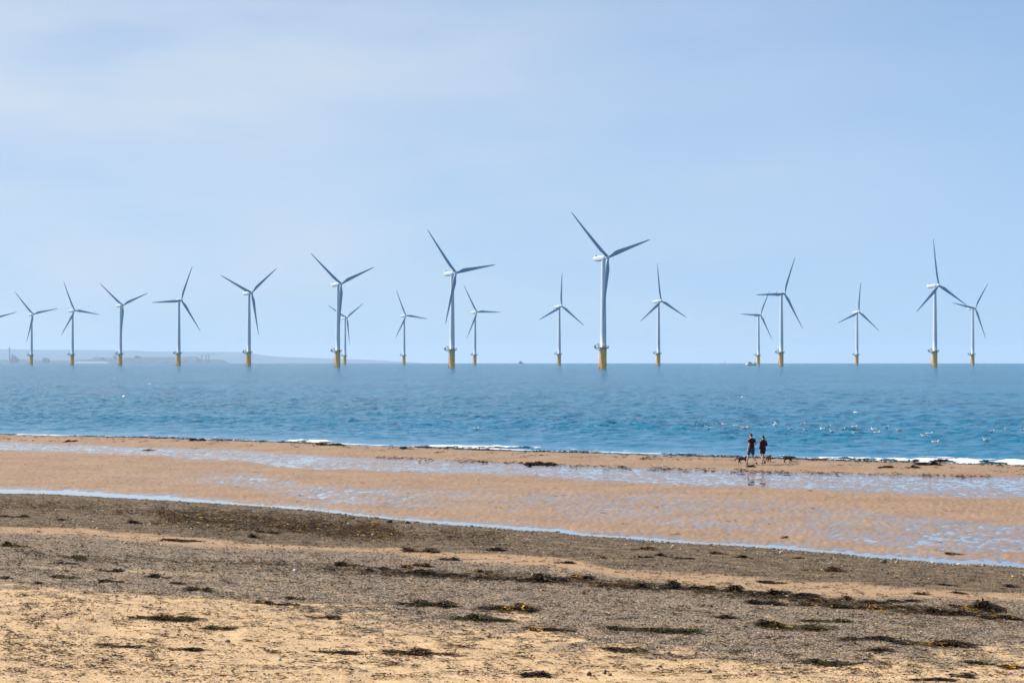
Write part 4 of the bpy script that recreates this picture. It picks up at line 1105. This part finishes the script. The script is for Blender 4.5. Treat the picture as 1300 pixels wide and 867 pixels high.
# ------------------------------------------------------------------ dogs
def dog(px, py, rz, s, fur, pose, label, earfur=None):
    x, y = hit(px, py)
    t = empty('dog', (x, y, gz(x, y)+.004), rz); t.scale = (s,)*3
    tag(t, label, 'dog', 'dogs running on the beach')
    # faces +x, shoulder height about 0.36 m
    hx, hz = pose['head']
    B = [limb([(-.24,0,.30),(-.16,0,.31),(-.04,0,.295),(.08,0,.285),(.19,0,.29),(.25,0,.31)], [(.062,.07),(.092,.10),(.085,.095),(.092,.12),(.094,.125),(.06,.07)], 16),
         limb([(.20,0,.32), ((.20+hx)/2+.02,0,(.34+hz)/2), (hx-.02,0,hz)], [.072,.058,.050], 12),
         ell((hx,0,hz), (.062,.052,.052), 2), limb([(hx+.02,0,hz-.005), (hx+.10,0,hz-.03+pose.get('nose',0)), (hx+.135,0,hz-.035+pose.get('nose',0))], [.042,.028,.020], 10)]
    for sy, (kx, hkx, hkz, fx, fz) in zip((-1,1), pose['hind']):
        B.append(limb([(-.18,sy*.055,.27),(kx,sy*.062,.20),(hkx,sy*.060,hkz),(fx,sy*.058,fz+.02)], [(.07,.085),(.052,.052),(.028,.030),(.024,.024)], 12)); B.append(ell((fx+.02,sy*.058,fz+.016),(.032,.022,.016),1))
    for sy, (ex, ez, wx2, wz2, fx, fz) in zip((-1,1), pose['fore']):
        B.append(limb([(.18,sy*.055,.28),(ex,sy*.06,ez),(wx2,sy*.058,wz2),(fx,sy*.056,fz+.02)], [(.05,.07),(.040,.042),(.027,.028),(.023,.023)], 12)); B.append(ell((fx+.018,sy*.056,fz+.016),(.030,.022,.016),1))
    B.append(limb(pose['tail'], list(np.linspace(.026, .010, len(pose['tail']))), 8))
    obj('body', remesh('dog_body', B, fur, .008, 2), t)
    for sy in (-1,1): obj('ear', raw_mesh('ear', *limb([(hx-.02,sy*.040,hz+.035),(hx-.02,sy*.062,hz-.0),(hx-.005,sy*.060,hz-.045)], [(.022,.010),(.030,.011),(.014,.007)], 10), earfur or fur), t)
    obj('collar', raw_mesh('collar', *limb([((.20+hx)/2-.0,0,(.325+hz)/2-.006),((.20+hx)/2+.02,0,(.325+hz)/2+.006)], [.066,.064], 16), M['maroon']), t)
    return t
dog(942.6, 588.0, math.pi-.25, .95, M['blackfur'], dict(head=(.36,.27), nose=-.04,
    hind=[(-.12,-.27,.15,-.30,0),(-.14,-.23,.14,-.17,0)], fore=[(.16,.17,.22,.09,.26,0),(.20,.17,.14,.09,.10,.0)],
    tail=[(-.25,0,.31),(-.33,0,.36),(-.37,0,.45)]), 'black dog with lowered head trotting ahead of the man', M['blackfur'])
dog(975.4, 586.4, math.radians(60), .92, M['brownfur'], dict(head=(.31,.40),
    hind=[(-.12,-.26,.14,-.22,0),(-.14,-.24,.14,-.28,0)], fore=[(.18,.17,.19,.09,.19,0),(.18,.17,.21,.09,.22,0)],
    tail=[(-.25,0,.32),(-.34,0,.36),(-.42,0,.42)]), 'brown dog partly hidden behind the legs of the woman', M['brownfur'])
dog(1000.0, 587.4, math.radians(-10), .95, M['blackfur'], dict(head=(.36,.33),
    hind=[(-.08,-.20,.13,-.13,0),(-.10,-.22,.15,-.20,.0)], fore=[(.20,.18,.25,.12,.20,.03),(.16,.17,.13,.08,.08,0)],
    tail=[(-.25,0,.33),(-.33,0,.37),(-.38,0,.46),(-.39,0,.52)]), 'black dog running alone right of the woman with tail raised', M['blackfur'])

# ------------------------------------------------------------------ haze
hz_ = box((0, 20000, 60), (44000, 42000, 440))
hm = bpy.data.materials.new('sea_haze'); hm.use_nodes = True; nt = hm.node_tree; nt.nodes.clear()
pv = N(nt, 'ShaderNodeVolumePrincipled'); pv.inputs['Color'].default_value = (.62,.80,1,1); pv.inputs['Density'].default_value = 2.9e-5
pv.inputs['Anisotropy'].default_value = .1
ou = N(nt, 'ShaderNodeOutputMaterial'); nt.links.new(pv.outputs[0], ou.inputs['Volume'])
tag(obj('haze', raw_mesh('haze', *hz_, hm, False)), 'thin bluish sea haze over the water and far shore', 'haze', kind='stuff')

# ------------------------------------------------------------------ world, sun, camera
SUN_AZ, SUN_EL = math.radians(-74), math.radians(40)
w = bpy.data.worlds.new('World'); S.world = w; w.use_nodes = True; nt = w.node_tree; nt.nodes.clear(); L = nt.links.new
sky = N(nt, 'ShaderNodeTexSky'); sky.sky_type = 'NISHITA'; sky.sun_disc = False; sky.sun_elevation = SUN_EL; sky.sun_rotation = SUN_AZ
sky.air_density = 0.55; sky.dust_density = 0.0; sky.ozone_density = 8.0; sky.altitude = 0
bg = N(nt, 'ShaderNodeBackground'); bg.inputs['Strength'].default_value = .091
out = N(nt, 'ShaderNodeOutputWorld')
tc = N(nt, 'ShaderNodeTexCoord')
# thin cirrus in the sky
mp = N(nt, 'ShaderNodeMapping'); mp.inputs['Scale'].default_value = (3.0, 3.0, 11.0); mp.inputs['Location'].default_value = (.4,.2,.6); mp.inputs['Rotation'].default_value = (0,.22,0)
L(tc.outputs['Generated'], mp.inputs['Vector'])
no = N(nt, 'ShaderNodeTexNoise'); no.inputs['Scale'].default_value = 1.6; no.inputs['Detail'].default_value = 5; no.inputs['Roughness'].default_value = .5
L(mp.outputs[0], no.inputs['Vector'])
mr = N(nt, 'ShaderNodeMapRange'); mr.inputs['From Min'].default_value = .20; mr.inputs['From Max'].default_value = .76; mr.inputs['To Max'].default_value = .95
L(no.outputs['Fac'], mr.inputs['Value'])
def wmix(f, a, col):
    x = N(nt, 'ShaderNodeMix', data_type='RGBA'); x.inputs[7].default_value = (*col, 1)
    if isinstance(f, float): x.inputs['Factor'].default_value = f
    else: L(f, x.inputs['Factor'])
    L(a, x.inputs[6]); return x.outputs[2]
# the cirrus bank thickens towards the left (the west)
sx = N(nt, 'ShaderNodeSeparateXYZ'); L(tc.outputs['Generated'], sx.inputs[0])
gx = N(nt, 'ShaderNodeMapRange'); gx.inputs['From Min'].default_value = .24; gx.inputs['From Max'].default_value = -.24; L(sx.outputs[0], gx.inputs['Value'])
gx.inputs['To Min'].default_value = .15; gx.inputs['To Max'].default_value = 1.0
cf = N(nt, 'ShaderNodeMath', operation='MULTIPLY'); L(mr.outputs[0], cf.inputs[0]); L(gx.outputs[0], cf.inputs[1])
ge = N(nt, 'ShaderNodeMapRange'); ge.interpolation_type = 'SMOOTHSTEP'; ge.inputs['From Min'].default_value = -.05; ge.inputs['From Max'].default_value = .46
ge.inputs['To Min'].default_value = .86; ge.inputs['To Max'].default_value = .05; L(sx.outputs[2], ge.inputs['Value'])
veil = wmix(ge.outputs[0], sky.outputs[0], (3.2,4.68,6.5))
cir = wmix(cf.outputs[0], veil, (5.5,5.9,6.3))
L(cir, bg.inputs[0]); L(bg.outputs[0], out.inputs[0])
ld = bpy.data.lights.new('sun', 'SUN'); ld.energy = 5.0; ld.angle = math.radians(.53); ld.color = (1,.95,.87)
lo = bpy.data.objects.new('sun', ld); COL.objects.link(lo)
sd = Vector((math.sin(SUN_AZ)*math.cos(SUN_EL), math.cos(SUN_AZ)*math.cos(SUN_EL), math.sin(SUN_EL)))
lo.rotation_euler = sd.to_track_quat('Z', 'Y').to_euler(); lo.location = sd*200
cd = bpy.data.cameras.new('camera'); cd.lens = 36*F/1300; cd.sensor_width = 36; cd.clip_start = .5; cd.clip_end = 80000
co = bpy.data.objects.new('camera', cd); COL.objects.link(co); co.location = (0,0,EYE); co.rotation_euler = (math.pi/2+PITCH, 0, 0)
S.camera = co
S.render.engine = 'CYCLES'
S.view_settings.view_transform = 'Standard'; S.view_settings.look = 'None'; S.view_settings.exposure = .60; S.view_settings.gamma = 1
S.cycles.volume_max_steps = 64; S.cycles.max_bounces = 8; S.cycles.volume_bounces = 1
